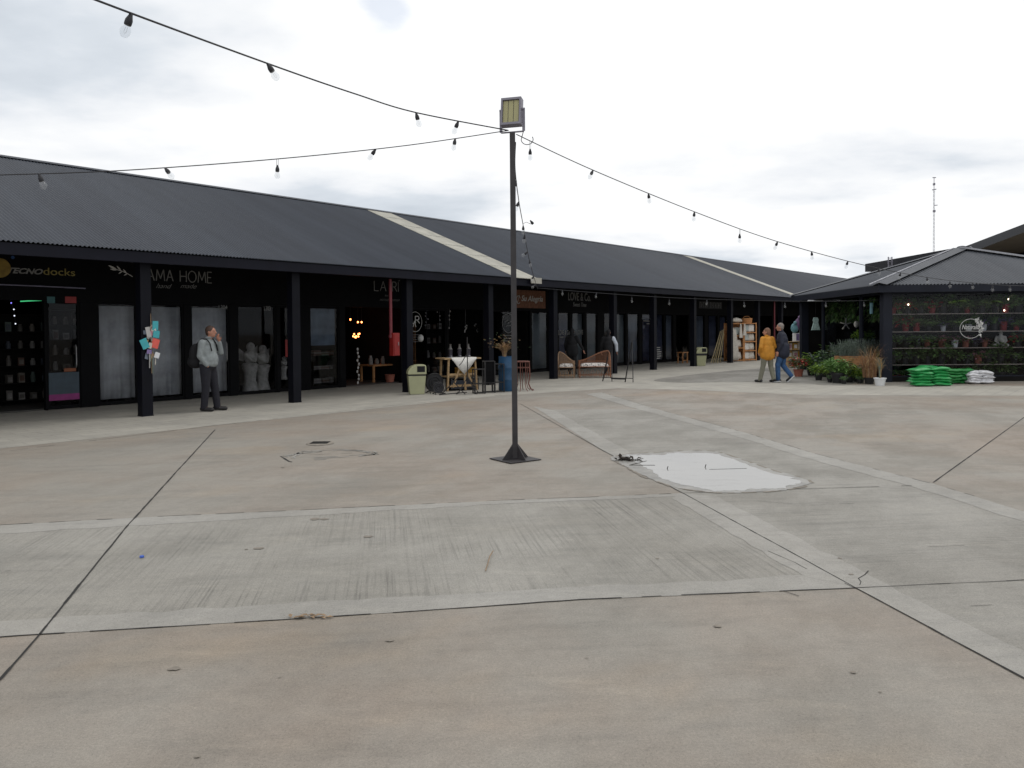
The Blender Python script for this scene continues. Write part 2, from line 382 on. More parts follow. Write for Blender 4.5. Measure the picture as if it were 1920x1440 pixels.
# ------------------------------------------------------------------ world, sun
w = bpy.data.worlds.new('World'); sc.world = w; w.use_nodes = True
nt = w.node_tree; nt.nodes.clear()
out = N(nt, 'ShaderNodeOutputWorld'); mxs = N(nt, 'ShaderNodeMixShader'); b1 = N(nt, 'ShaderNodeBackground'); b2 = N(nt, 'ShaderNodeBackground')
SUN_EL, SUN_AZ = RAD(58), RAD(62)          # azimuth measured from +Y towards +X
sky = N(nt, 'ShaderNodeTexSky', sky_type='NISHITA', sun_disc=False, sun_elevation=SUN_EL, sun_rotation=SUN_AZ)
nt.links.new(sky.outputs[0], b1.inputs[0]); b1.inputs[1].default_value = .15
tc = N(nt, 'ShaderNodeTexCoord'); sep = N(nt, 'ShaderNodeSeparateXYZ'); nt.links.new(tc.outputs['Generated'], sep.inputs[0])
def mth(op, a, b=None, clamp=False):
    n = N(nt, 'ShaderNodeMath', operation=op, use_clamp=clamp)
    for i, x in enumerate((a, b)):
        if x is None: continue
        if hasattr(x, 'links'): nt.links.new(x, n.inputs[i])
        else: n.inputs[i].default_value = x
    return n.outputs[0]
zz = mth('ADD', mth('MAXIMUM', sep.outputs[2], 0.0), .16)
cb = N(nt, 'ShaderNodeCombineXYZ'); nt.links.new(mth('DIVIDE', sep.outputs[0], zz), cb.inputs[0]); nt.links.new(mth('DIVIDE', sep.outputs[1], zz), cb.inputs[1])
mpw = N(nt, 'ShaderNodeMapping'); mpw.inputs['Location'].default_value = (3.1, 1.7, 0); mpw.inputs['Scale'].default_value = (.8, .95, 1); nt.links.new(cb.outputs[0], mpw.inputs[0])
nz = noise(nt, mpw.outputs[0], 1.15, 7, .52)
# the cloud deck thins towards the upper right, where the sun stands behind it
sd = N(nt, 'ShaderNodeVectorMath', operation='DOT_PRODUCT'); nt.links.new(tc.outputs['Generated'], sd.inputs[0])
sv = V((sin(RAD(28))*cos(RAD(32)), cos(RAD(28))*cos(RAD(32)), sin(RAD(32)))); sd.inputs[1].default_value = sv
thin = N(nt, 'ShaderNodeMapRange'); nt.links.new(sd.outputs['Value'], thin.inputs[0])
thin.inputs[1].default_value = .72; thin.inputs[2].default_value = .97; thin.inputs[3].default_value = -.07; thin.inputs[4].default_value = .06
dens = mth('ADD', mth('ADD', nz, thin.outputs[0]), mth('MULTIPLY', mth('SUBTRACT', sep.outputs[2], .09), .42))
cl = N(nt, 'ShaderNodeValToRGB'); nt.links.new(dens, cl.inputs[0])
e = cl.color_ramp.elements
e[0].position = .32; e[0].color = (.60,.655,.72,1); e[1].position = .70; e[1].color = (1.06,1.07,1.08,1)
for p, c in ((.41, (.72,.77,.83,1)), (.48, (.89,.915,.95,1)), (.55, (1.0,1.01,1.02,1))):
    q = e.new(p); q.color = c
nt.links.new(cl.outputs[0], b2.inputs[0]); b2.inputs[1].default_value = 1.0
n2 = noise(nt, mpw.outputs[0], 3.2, 5, .55)
gd = N(nt, 'ShaderNodeVectorMath', operation='DOT_PRODUCT'); nt.links.new(tc.outputs['Generated'], gd.inputs[0]); gd.inputs[1].default_value = ray(712, -6).normalized()
g1 = N(nt, 'ShaderNodeMapRange'); nt.links.new(gd.outputs['Value'], g1.inputs[0]); g1.inputs[1].default_value = cos(RAD(3.0)); g1.inputs[2].default_value = cos(RAD(.6)); g1.inputs[3].default_value = -.30; g1.inputs[4].default_value = .25
gap = N(nt, 'ShaderNodeMapRange'); nt.links.new(mth('ADD', n2, g1.outputs[0]), gap.inputs[0]); gap.inputs[1].default_value = .48; gap.inputs[2].default_value = .66; gap.inputs[3].default_value = 1.0; gap.inputs[4].default_value = .70
nt.links.new(gap.outputs[0], mxs.inputs[0]); nt.links.new(b1.outputs[0], mxs.inputs[1]); nt.links.new(b2.outputs[0], mxs.inputs[2]); nt.links.new(mxs.outputs[0], out.inputs[0])
sl = bpy.data.lights.new('sun', 'SUN'); so = bpy.data.objects.new('sun', sl); COL.objects.link(so)
sl.energy = .55; sl.angle = RAD(25); sl.color = (1.0, .96, .90)
sdir = V((sin(SUN_AZ)*cos(SUN_EL), cos(SUN_AZ)*cos(SUN_EL), sin(SUN_EL)))
so.rotation_euler = sdir.to_track_quat('Z', 'Y').to_euler()
sc.view_settings.view_transform = 'Standard'; sc.view_settings.look = 'None'; sc.view_settings.exposure = 0; sc.view_settings.gamma = 1
sc.cycles.max_bounces = 6; sc.cycles.transparent_max_bounces = 16; sc.cycles.use_denoising = True
sc.cycles.sample_clamp_indirect = 4

# ------------------------------------------------------------------ the long arcade's own frame
BANG = RAD(50.15)
UA = V((cos(BANG), sin(BANG), 0)); NA = V((-sin(BANG), cos(BANG), 0)); B0 = G(273, 780)
WY = 2.9                                    # shop fronts stand this far behind the columns
def B(t, y, z=0.0): return B0+UA*t+NA*y+V((0,0,z))
def BW(px, py, y=None):                     # (t, z) where a pixel's ray meets the plane y = const
    y = WY if y is None else y
    r = ray(px, py); o = V((0,0,CAMH))-B0
    k = (y-o.dot(NA))/r.dot(NA); p = V((0,0,CAMH))+r*k
    return (p-B0).dot(UA), p.z
def BL(p): d = p-B0; return d.dot(UA), d.dot(NA)

# ------------------------------------------------------------------ ground, paving, puddle
g = MB(); g.poly([(-400,-60,0),(400,-60,0),(400,700,0),(-400,700,0)])
tag(g.build('ground', M['warm']), kind='structure')
def smoothpoly(pts, n=6):
    P = [V(p) for p in pts]; K = len(P); o = []
    for i in range(K):
        a, b, c, d = P[i-1], P[i], P[(i+1)%K], P[(i+2)%K]
        for k in range(n):
            t = k/n
            o.append(.5*((2*b)+(c-a)*t+(2*a-5*b+4*c-d)*t*t+(3*b-a-3*c+d)*t**3))
    return o
def sheet(mb, px, z, mi=0, smooth=0, jit=0.0):
    P = [G(x, y) for x, y in px]
    if smooth: P = smoothpoly(P, smooth)
    if jit:
        c = sum(P, V())/len(P); k_ = 0.0; Q = []
        for p in P: k_ = k_*.6+random.gauss(0, jit); Q.append(c+(p-c)*(1+k_))
        P = Q
    if smooth:
        c = sum(P, V())/len(P); mb.add([(c.x, c.y, z)]+[(p.x, p.y, z) for p in P], [(0, i+1, (i+1)%len(P)+1) for i in range(len(P))], mi)
    else: mb.poly([(p.x, p.y, z) for p in P], mi)
H1 = [(-500,1008),(0,985),(240,972),(640,953),(960,938),(1280,925)]
H2 = [(1605,1103),(1090,1125),(570,1160),(75,1190),(0,1195),(-600,1232)]
A1 = [(975,757),(1130,845),(1280,925),(1605,1103),(1920,1272),(2500,1592)]
A2 = [(1128,736),(1220,764),(1399,812),(1527,851),(1745,906),(1920,960),(2600,1165)]
pv = MB()
sheet(pv, H1+H2, .0012, 0)
sheet(pv, [(1012,768),(1130,845),(1280,925),(1605,1103),(1920,1272),(2500,1592),(2600,1165),(1920,960),(1745,906),(1527,851),(1399,812),(1228,767)], .0014, 1)
tag(pv.build('pavement', [M['grey'], M['grey_x']], fix=False), kind='structure')
be = MB()
def strip(mb, a, b, z, mi=0):              # band between two pixel polylines
    def rough(pl, jit):
        P = [G(x, y) for x, y in pl]; Q = []
        for p, q in zip(P, P[1:]):
            n = max(1, int((q-p).length/.15)); Q += [p.lerp(q, i/n) for i in range(n)]
        return [p+V((random.gauss(0,jit), random.gauss(0,jit), 0)) for p in Q]+[P[-1]]
    A = rough(a, .003); Bq = rough(b, .012); n = max(len(A), len(Bq))
    A = [A[min(len(A)-1, round(i*(len(A)-1)/(n-1)))] for i in range(n)]; Bq = [Bq[min(len(Bq)-1, round(i*(len(Bq)-1)/(n-1)))] for i in range(n)]
    mb.add([(p.x, p.y, z) for p in A+Bq], [(i, i+1, n+i+1, n+i) for i in range(n-1)], mi)
strip(be, [(-600,1232),(0,1195),(75,1190),(570,1160),(1090,1125),(1605,1103)], [(-600,1195),(0,1165),(200,1152),(570,1131),(1090,1101),(1560,1078)], .0026)
strip(be, [(-500,1008),(0,985),(240,972),(640,953),(960,938),(1280,925)], [(-500,1026),(0,1001),(240,987),(640,963),(960,944),(1280,931)], .0026)
strip(be, [(1280,925.5),(1600,1100)], [(1258,934),(1510,1082)], .0032)
strip(be, [(1281,925),(1605,1103),(1920,1272),(2500,1592)], [(1345,932),(1690,1110),(2030,1278),(2560,1560)], .0027)
strip(be, [(1000,762),(1130,845),(1270,919)], [(1040,770),(1170,842),(1290,908)], .0028)
strip(be, A2, [(1100,739),(1194,767),(1376,817),(1503,857),(1716,914),(1880,966),(2540,1180)], .0034)
tag(be.build('pavement_border', M['edge'], fix=False), kind='structure')
jt = MB()
def joint(px, wd, z=.0045, gaps=0.0, wob=0.0):
    P = [G(x, y) for x, y in px]; Q = []
    for a, b in zip(P, P[1:]):
        n = max(2, int((b-a).length/.12))
        Q += [a.lerp(b, i/n) for i in range(n)]
    Q.append(P[-1])
    off = 0
    for i in range(len(Q)-1):
        d = (Q[i+1]-Q[i]); s = V((-d.y, d.x, 0)).normalized()
        off2 = off*.8+random.gauss(0, wob)
        if random.random() >= gaps:
            ww = wd*random.uniform(.65, 1.35)
            jt.poly([Q[i]+s*(off-ww/2)+V((0,0,z)), Q[i]+s*(off+ww/2)+V((0,0,z)), Q[i+1]+s*(off2+ww/2)+V((0,0,z)), Q[i+1]+s*(off2-ww/2)+V((0,0,z))])
        off = off2
joint(A1, .010, wob=.0012)
joint([(-60,1330),(0,1275),(75,1190),(240,985),(403,806)], .014, wob=.0008)
joint([(-500,1008),(0,985),(240,972),(640,953),(960,938),(1280,925)], .010, gaps=.35, wob=.004)
joint([(1280,925),(1500,917),(1730,910)], .010, gaps=.2, wob=.004)
joint([(-600,1232),(0,1195),(75,1190),(570,1160),(1090,1125),(1605,1103)], .008, gaps=.1, wob=.002)
joint([(1605,1103),(1920,1088),(2400,1066)], .007, gaps=.05, wob=.003)
joint([(1920,783),(1750,905)], .012)
joint([(2200,600+22),(1920,783)][::-1][:1]+[(1990,733)], .012)
joint([(1128,736),(1220,764),(1399,812),(1527,851),(1745,906),(1920,960),(2600,1165)], .009, gaps=.45, wob=.005)
joint([(940,741),(700,764),(403,798),(0,848),(-200,873)], .012, gaps=.3, wob=.003)
joint([(1612,1098),(1606,1085),(1622,1070)], .006, wob=.01)
joint([(1604,1104),(1585,1094)], .006, wob=.01)
for pl in ([(1420,940),(1520,948),(1600,944)],[(1740,1026),(1840,1021)],[(1425,1085),(1470,1108),(1500,1118)],[(1780,1140),(1900,1133)],[(1440,1034),(1490,1056),(1512,1068)],[(985,770),(1060,768),(1200,768)],[(1020,776),(1100,773)],[(1560,795),(1480,775)],[(0,1073),(20,1071)],[(700,826),(840,822),(930,818)]): joint(pl, .0045, gaps=.35, wob=.006)
joint([(526,856),(540,866),(546,867)], .02, wob=.01)
joint([(526,856),(600,852),(700,848),(709,853)], .008, gaps=.5, wob=.01)
tag(jt.build('pavement_joint', M['joint'], fix=False), kind='structure')
stn = MB()
for x, y, r in ((327,1255,.022),(732,1202,.018),(1345,1175,.018),(486,1029,.03),(462,1031,.012),(690,1007,.03),(590,974,.04),(608,974,.03),(530,877,.02),(1600,1262,.012),(1233,1048,.012),(1575,1048,.014),(1596,1078,.014),(1650,1299,.006),(1100,1235,.006),(525,1271,.006),(370,1420,.010)):
    c = G(x, y); stn.poly([(c.x+r*random.uniform(.7,1.2)*cos(k*pi/6)*1.3, c.y+r*random.uniform(.7,1.2)*sin(k*pi/6), .0052) for k in range(12)])
tag(stn.build('pavement_stain', M['stain'], fix=False), kind='structure')
# light patch round an old drain
jt2, jt = jt, MB()
for k in range(5): joint([(532+k*5,856+k),(565,850-k),(640,844-k*.6),(695,846+k*.5),(712-k*3,852),(675,857-k),(590,863-k)], .03, .0036, .5, .02)
tag(jt.build('pavement_patch', M['edge'], fix=False), kind='structure'); jt = jt2
c = G(600, 832)
dr = MB(); dr.lathe((0,0,.004), [(.0,.012),(.17,.012),(.19,.008),(.20,.0)], 24)
for k in range(5): dr.bar((-.13,-.1+k*.05,.018), (.13,-.1+k*.05,.018), .014, .006, 1)
tag(dr.build('drain_cover', [M['stain'], M['joint']]), 'small round metal drain cover in the concrete left of the lamp post', 'drain cover').location = c
# walkway paving
wk = MB()
for a in (0,):
    P = [B(-14,-2.6,.002), B(-.0,-2.62,.002), B(7.6,-2.75,.002)]+[G(x, y, 0)+V((0,0,.002)) for x, y in ((1160,728),(1280,731),(1527,741),(1920,742),(2500,744))]
    P += [G(2500,727)+V((0,0,.002)), G(1660,722)+V((0,0,.002)), G(1530,722)+V((0,0,.002)), G(1530,690)+V((0,0,.002)), B(80,-1.5,.002), B(80,9.4,.002), B(-14,9.4,.002)]
    wk.poly(P)
tag(wk.build('walkway', M['paver'], fix=False), kind='structure')
sc_ = MB(); sheet(sc_, [(1225,713),(1310,701),(1440,690),(1530,686),(1600,690),(1600,720),(1500,719),(1380,716),(1290,718)], .0040, 0, 4)
tag(sc_.build('path', M['asph'], fix=False), kind='structure')
# puddle
PUD = [(1176,856),(1200,853),(1240,852),(1290,849),(1335,851),(1362,858),(1400,872),(1440,886),(1482,896),(1503,905),(1480,912),(1440,917),(1370,920),(1315,917),(1268,907),(1236,893),(1212,879),(1196,868)]
RIM = [(1146,858),(1180,851),(1235,849),(1290,845),(1341,847),(1370,855),(1412,869),(1453,883),(1499,895),(1520,906),(1492,916),(1444,922.5),(1365,925.5),(1306,922),(1254,912),(1208,895),(1180,880),(1160,869)]
pr = MB(); sheet(pr, RIM, .0050, 0, 6, .012); tag(pr.build('wet_pavement', M['wet'], fix=False), kind='structure')
jt2, jt = jt, MB(); joint([(p_[0],p_[1]) for p_ in [project(q_) for q_ in smoothpoly([G(x,y) for x,y in RIM+RIM[:1]], 3)[:-3]]], .035, .0055, .3, .008); tag(jt.build('wet_edge', M['stain'], fix=False), kind='structure'); jt = jt2
pw = MB(); sheet(pw, PUD, .0062, 0, 9, .022); tag(pw.build('puddle_water', M['water'], fix=False), kind='structure')
pc = MB(); pc.bar(G(1330,880,.008), G(1400,878,.008), .004, .002)
pc.bar(G(1180,872,.008), G(1228,872,.008), .012, .002); pc.bar(G(1180,872,.008), G(1212,864,.008), .010, .002)
tag(pc.build('pavement_joint', M['joint']), kind='structure')
def debris(name, label, cat, px, py, fn, rz=0):
    mb = MB(); mats = fn(mb); o = mb.build(name, mats); p = G(px, py); o.location = (p.x, p.y, .0055); o.rotation_euler = (0,0,rz); tag(o, label, cat); return o
def leafclump(mb):
    for k in range(14):
        a = random.uniform(0, 2*pi); mb.leaf((random.gauss(0,.05),random.gauss(0,.015),.004), (cos(a),sin(a),random.uniform(0,.4)), .05, .025, 0, .1)
    return [M['dry']]
debris('dead_leaves', 'clump of brown dead leaves on the near paving joint', 'leaf litter', 577, 1159, leafclump)
debris('dead_leaves', 'dark wet clump of leaves at the left tip of the puddle', 'leaf litter', 1182, 863, lambda mb: ([mb.leaf((random.gauss(0,.09),random.gauss(0,.035),.004), (random.gauss(0,1),random.gauss(0,1),random.uniform(0,.5)), .09, .05, 0, .1) for k in range(34)], [M['soil']])[1])
debris('bottle_cap', 'small blue bottle cap on the grey concrete strip', 'bottle cap', 266, 1046, lambda mb: (mb.lathe((0,0,0), [(.0,.012),(.014,.012),(.016,.0)], 14), [mat('blue_cap', (.05,.12,.5), .4)])[1])
debris('twig', 'thin dry twig lying on the brushed concrete strip', 'twig', 918, 1052, lambda mb: (mb.tube([(.02,.20,.01),(.0,.05,.014),(-.01,-.12,.008),(-.02,-.25,.006)], .004, 5), [M['dry']])[1])
debris('twig', 'dark twig standing out of the puddle, nearest its middle', 'twig', 1322, 877, lambda mb: (mb.tube([(0,0,.0),(.012,0,.035)], .005, 5), [M['joint']])[1])
debris('twig', 'short dark twig in the puddle nearest the leaf clump', 'twig', 1251, 880, lambda mb: (mb.tube([(0,0,.0),(.01,0,.03)], .005, 5), [M['joint']])[1])

# ------------------------------------------------------------------ corrugated sheet
def corr(mb, o, e, s, L, W0, per=.076, amp=.015, mi=0, thick=True):
    """waves run up the slope s (length W0); e runs along the eave (length L)"""
    o = V(o); e = V(e).normalized(); s = V(s).normalized(); n = e.cross(s)
    k = int(L/per*4); P = []
    for i in range(k+1):
        x = L*i/k; h = amp*cos(2*pi*x/per)
        P += [o+e*x+n*h, o+e*x+n*h+s*W0]
    mb.add(P, [(2*i, 2*i+2, 2*i+3, 2*i+1) for i in range(k)], mi)

# ------------------------------------------------------------------ the long arcade
T0, T1 = -14.0, 76.0
EY = -.35
EZ = BW(700, 500, EY)[1]; EZ = sum(BW(x, y, EY)[1] for x, y in ((100,452),(320,470),(570,489),(860,513),(1010,525),(1300,544)))/6
RY = 6.7
RZ = sum(BW(x, y, RY)[1] for x, y in ((0,287),(350,340),(670,390),(1200,470)))/4
print('EAVE', EZ, 'RIDGE', RZ, 'slope', math.degrees(math.atan2(RZ-EZ, RY-EY)))
arc = thing('shop_arcade', 'long low black shop arcade with a corrugated slate roof along the left', 'shop building', B0, BANG)
sl_dir = V((0, RY-EY, RZ-EZ)); SL = sl_dir.length; sl_dir.normalize()
def bwt(px, py, y): return BW(px, py, y)[0]
S1 = (bwt(962,520,EY), bwt(1006,523,EY)); S2 = (bwt(1494,553,EY)+.1, bwt(1507,553,EY)+.15)
print('SKY', S1, S2)
def roofseg(name, a, b, m, per=.076):
    mb = MB(); corr(mb, (a, EY-.06, EZ-.02), (1,0,0), sl_dir, b-a, SL+.06, per)
    return mb.build(name, m, arc, smooth=True, angle=80, fix=False)
roofseg('roof', T0, S1[0], M['roof']); roofseg('roof', S1[1], S2[0], M['roof']); roofseg('roof', S2[1], T1, M['roof'])
for k, (a, b) in enumerate((S1, S2)):
    mb = MB(); corr(mb, (a, EY-.10, EZ-.03), (1,0,0), sl_dir, b-a, SL+.10, .076)
    if k == 0:
        for q in range(1, 7):
            p = V((0, EY, EZ))+sl_dir*SL*q/7.0
            mb.bar((a, p.y, p.z+.012), (b, p.y, p.z+.012), .03, .012, 1)
        mb.box(b-.42, b+.10, EY-.13, EY-.105, EZ-.17, EZ+.01, 0)
    sk = mb.build('skylight', [M['skyl'], M['navy']], arc, smooth=True, angle=80, fix=False)
    sk['label'] = 'wide pale beige skylight strip' if k == 0 else 'narrow pale skylight strip further along'
mb = MB(); p = V((0, RY, RZ)); 
mb.prism([(T0, RY-.22, RZ-.05), (T0, RY, RZ+.035), (T0, RY+.22, RZ-.05), (T0, RY, RZ-.02)], (T1-T0, 0, 0))
mb.build('ridge_cap', M['roof'], arc)
mb = MB(); mb.poly([(T0, RY, RZ-.03), (T1, RY, RZ-.03), (T1, 2*RY-EY, EZ), (T0, 2*RY-EY, EZ)]); mb.build('rear_roof', M['roof'], arc, fix=False)
mb = MB(); mb.box(T0, T1, EY-.02, EY+.10, EZ-.25, EZ-.045); mb.build('gutter', M['gutter'], arc)
SS = (RZ-EZ)/(RY-EY)
def rz_at(y): return EZ+SS*(y-EY)
mb = MB(); mb.add([(x, y, rz_at(y)-dz) for x in (T0, T1) for y, dz in ((EY+.02,.075),(WY+.1,.075),(WY+.1,.095),(EY+.02,.095))], [(0,1,5,4),(1,2,6,5),(2,3,7,6),(3,0,4,7)]); mb.build('soffit', M['black'], arc)
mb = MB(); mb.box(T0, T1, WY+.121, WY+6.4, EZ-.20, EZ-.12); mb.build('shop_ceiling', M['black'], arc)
mb = MB(); mb.box(T0, T1, -.09, .09, EZ-.14, EZ+.02); mb.build('beam', M['navy'], arc)
mb = MB()
k = 0
while T0+k*1.1 < T1: mb.bar((T0+k*1.1, EY+.11, rz_at(EY+.11)-.12), (T0+k*1.1, WY-.01, rz_at(WY)-.12), .05, .045); k += 1
mb.build('rafter', M['black'], arc)
CT = [bwt(px, 804.7-.0905*px, 0) for px in (273,553,765,917,1038,1150,1225,1300,1369,1420)]
d_ = (CT[9]-CT[4])/5
print('COLS', CT)
for q in range(1, 5): CT.append(CT[9]+3.1*q)
CT.insert(0, CT[0]-3.3)
for t in CT:
    mb = MB(); mb.box(t-.105, t+.105, -.105, .105, .0, EZ-.142); mb.box(t-.112, t+.112, -.112, .112, .0, .02)
    mb.build('column', M['navy'], arc)
HEADZ = BW(300, 557)[1]
print('HEADZ', HEADZ, BW(430,743), BW(1100, 580))
HEADZ = 2.36
# openings along the shop fronts: (px left, px right, what)
OP = [(-90,84,'open'),(88,151,'door'),(183,259,'win'),(272,346,'win'),(358,431,'door'),(445,519,'win'),(524,562,'win'),(581,637,'win'),(648,752,'open'),
      (768,838,'win'),(842,906,'open'),(924,966,'win'),(970,994,'open'),(997,1029,'win'),(1047,1069,'win'),(1073,1096,'win'),(1100,1121,'win'),(1133,1152,'win'),
      (1155,1174,'win'),(1177,1199,'win'),(1204,1222,'win'),(1228,1246,'win'),(1248,1263,'win'),(1268,1292,'win'),(1303,1322,'win'),(1328,1346,'win'),(1349,1363,'win'),
      (1370,1412,'open'),(1420,1448,'open'),(1456,1500,'open')]
OPT = [(bwt(a, 650, WY), bwt(b, 650, WY), k) for a, b, k in OP]
WT0, WT1 = T0+.2, T1-.2
mb = MB(); mb.box(WT0, WT1, WY, WY+.12, HEADZ, rz_at(WY)-.10); mb.build('wall', M['black'], arc)
edges = [WT0]
for a, b, k in OPT: edges += [a, b]
edges.append(WT1)
for i in range(0, len(edges), 2):
    if edges[i+1]-edges[i] > .012:
        mb = MB(); mb.box(edges[i], edges[i+1], WY+.002, WY+.118, .0, HEADZ-.002); mb.build('pier', M['black'], arc)
for a, b, k in OPT:
    if k == 'open': continue
    mb = MB(); f = .05; y0, y1 = WY+.02, WY+.09; z0 = .02
    mb.box(a+.002, a+f, y0, y1, z0, HEADZ-.004); mb.box(b-f, b-.002, y0, y1, z0, HEADZ-.004)
    mb.box(a+f, b-f, y0, y1, z0, z0+.07); mb.box(a+f, b-f, y0, y1, HEADZ-.06, HEADZ-.004)
    wn = mb.build('window' if k == 'win' else 'door', M['black'], arc)
    mb = MB(); mb.box(a+f, b-f, WY+.05, WY+.056, z0+.07, HEADZ-.06); mb.build('pane', M['glass'], wn)
    if k == 'door':
        mb = MB(); mb.tube([(b-.1, WY-.005, .9), (b-.1, WY-.03, .95), (b-.1, WY-.03, 1.35), (b-.1, WY-.005, 1.4)], .012); mb.build('handle', M['chrome'], wn)
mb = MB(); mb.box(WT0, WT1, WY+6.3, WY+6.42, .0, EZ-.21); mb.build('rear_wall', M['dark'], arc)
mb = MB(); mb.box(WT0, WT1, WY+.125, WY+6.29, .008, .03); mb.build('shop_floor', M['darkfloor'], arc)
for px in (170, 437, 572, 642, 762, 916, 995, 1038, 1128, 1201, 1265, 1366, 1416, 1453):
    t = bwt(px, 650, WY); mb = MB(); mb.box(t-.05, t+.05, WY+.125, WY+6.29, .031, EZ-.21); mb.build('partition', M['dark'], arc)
mb = MB(); mb.box(T0-.1, T0+.1, EY+.12, 2*RY-EY-.2, 0, EZ-.21); mb.box(T1-.1, T1+.1, EY+.12, 2*RY-EY-.2, 0, EZ-.21); mb.build('end_wall', M['black'], arc)

# ------------------------------------------------------------------ things fixed to or standing in the shop fronts
def on_wall(px, py, off=.012): t, z = BW(px, py); return B(t, WY-off, z)
def textmesh(s, size, ext=.01, shear=0.0, name='lettering', spacing=1.0, offset=0.0):
    cu = bpy.data.curves.new('t', 'FONT'); cu.body = s; cu.size = size; cu.extrude = ext; cu.shear = shear; cu.space_character = spacing; cu.offset = offset
    o = bpy.data.objects.new('t', cu); COL.objects.link(o)
    dg = bpy.context.evaluated_depsgraph_get(); me = bpy.data.meshes.new_from_object(o.evaluated_get(dg))
    bpy.data.objects.remove(o); bpy.data.curves.remove(cu)
    xs = [v.co.x for v in me.vertices] or [0]; ys = [v.co.y for v in me.vertices] or [0]
    x0, x1, y0, y1 = min(xs), max(xs), min(ys), max(ys)
    for v in me.vertices: v.co = V(((v.co.x-x0), -v.co.z, v.co.y-y0))   # stands upright: x along, z up, front towards -y
    me.name = name; return me, x1-x0, y1-y0
def letters(parent, s, x, z, width, height, m, shear=0.0, name='lettering', ext=.008, offset=0.0, y=0.0):
    me, wd, ht = textmesh(s, 1.0, .01, shear, name, offset=offset)
    for v in me.vertices: v.co = V((v.co.x/wd*width+x, v.co.y/.01*ext+y, v.co.z/ht*height+z))
    me.materials.clear(); me.materials.append(m); return link(name, me, parent)
def strokes(mb, segs, wd, y0=-.008, y1=0.0, mi=0):
    for sgm in segs:
        for (xa, za), (xb, zb) in zip(sgm, sgm[1:]):
            mb.bar((xa, (y0+y1)/2, za), (xb, (y0+y1)/2, zb), abs(y1-y0), wd, mi, up=(0,0,1) if abs(xa-xb) > abs(za-zb) else (1,0,0))
def arcpts(cx, cz, rx, rz, a0, a1, n=14): return [(cx+rx*cos(RAD(a0+(a1-a0)*i/n)), cz+rz*sin(RAD(a0+(a1-a0)*i/n))) for i in range(n+1)]
GL = {'L': ([[(0,1),(0,0),(.55,0)]], .6), 'A': ([[(0,0),(.36,1),(.72,0)],[(.14,.36),(.58,.36)]], .78), 'M': ([[(0,0),(.1,1),(.45,.2),(.8,1),(.9,0)]], .95),
      'H': ([[(0,0),(0,1)],[(.7,0),(.7,1)],[(0,.5),(.7,.5)]], .76), 'O': ([arcpts(.45,.5,.45,.5,0,360,22)], .96), 'E': ([[(.5,0),(0,0),(0,1),(.5,1)],[(0,.5),(.42,.5)]], .55),
      'R': ([[(0,0),(0,1)],[(0,1),(.3,1)]+arcpts(.3,.74,.2,.26,90,-90,8)+[(0,.48)],[(.24,.48),(.58,0)]], .62), 'I': ([[(0,0),(0,1)]], .1), 'V': ([[(0,1),(.33,0),(.66,1)]], .7), '_': ([], .5), ' ': ([], .4)}
def thinword(mb, s, x, z, width, height, wd=.018, mi=0, y=0.0):
    tot = sum(GL[c][1]+.16 for c in s)-.16; cx = 0
    for c in s:
        segs, a = GL[c]
        strokes(mb, [[(x+(cx+px)/tot*width, z+pz*height) for px, pz in sg] for sg in segs], wd, y-.010, y, mi)
        cx += a+.16
def wall_thing(name, label, cat, px0, py1, off=.014, group=None):
    t, z = BW(px0, py1); return thing(name, label, cat, B(t, WY-off, z), BANG, group)
def wspan(px0, py0, px1, py1):
    t0, z0 = BW(px0, py1); t1, z1 = BW(px1, py1); _, zt = BW((px0+px1)/2, py0); _, zb = BW((px0+px1)/2, py1); return t1-t0, zt-zb

# leftmost sign
s = wall_thing('shop_sign', 'white and gold TECNOdocks lettering with a yellow disc on the fascia'.replace('TECNOdocks ', 'slanted '), 'sign', -6, 514)
wd, ht = wspan(14, 497, 80, 510); x0 = BW(14, 510)[0]-BW(-6, 514)[0]
letters(s, 'TECNO', x0, .03, wd, ht*.82, M['greyletter'], .35, offset=.03)
x1 = BW(81, 510)[0]-BW(-6, 514)[0]; wd2, _ = wspan(81, 497, 140, 512)
letters(s, 'docks', x1, .03, wd2, ht*1.05, M['gold'])
mb = MB(); mb.prism([V((.05+.2*cos(a*pi/12), 0, .13+.2*sin(a*pi/12))) for a in range(24)], (0,-.012,0)); mb.build('disc', mat('yellow_disc', (.26,.17,.03), .6, var=.5, ns=5), s)
mb = MB(); mb.prism([V((.29+.035*cos(a*pi/6), 0, .36+.035*sin(a*pi/6))) for a in range(12)], (0,-.012,0)); mb.build('dot', mat('blue_dot', (.02,.08,.25), .6), s)
def wallstrip(name, label, cat, pts, r, m):
    P = [on_wall(x, y, .06) for x, y in pts]; o = P[0].copy(); mb = MB(); mb.tube([p-o for p in P], r, 6); q = mb.build(name, m, smooth=True); q.location = o; return tag(q, label, cat)
wallstrip('light_tube', 'long thin pale light tube under the white and gold sign', 'light', [(-20,533),(30,535),(100,538),(158,541)], .014, mat('dim_tube', (.20,.19,.27), .4))
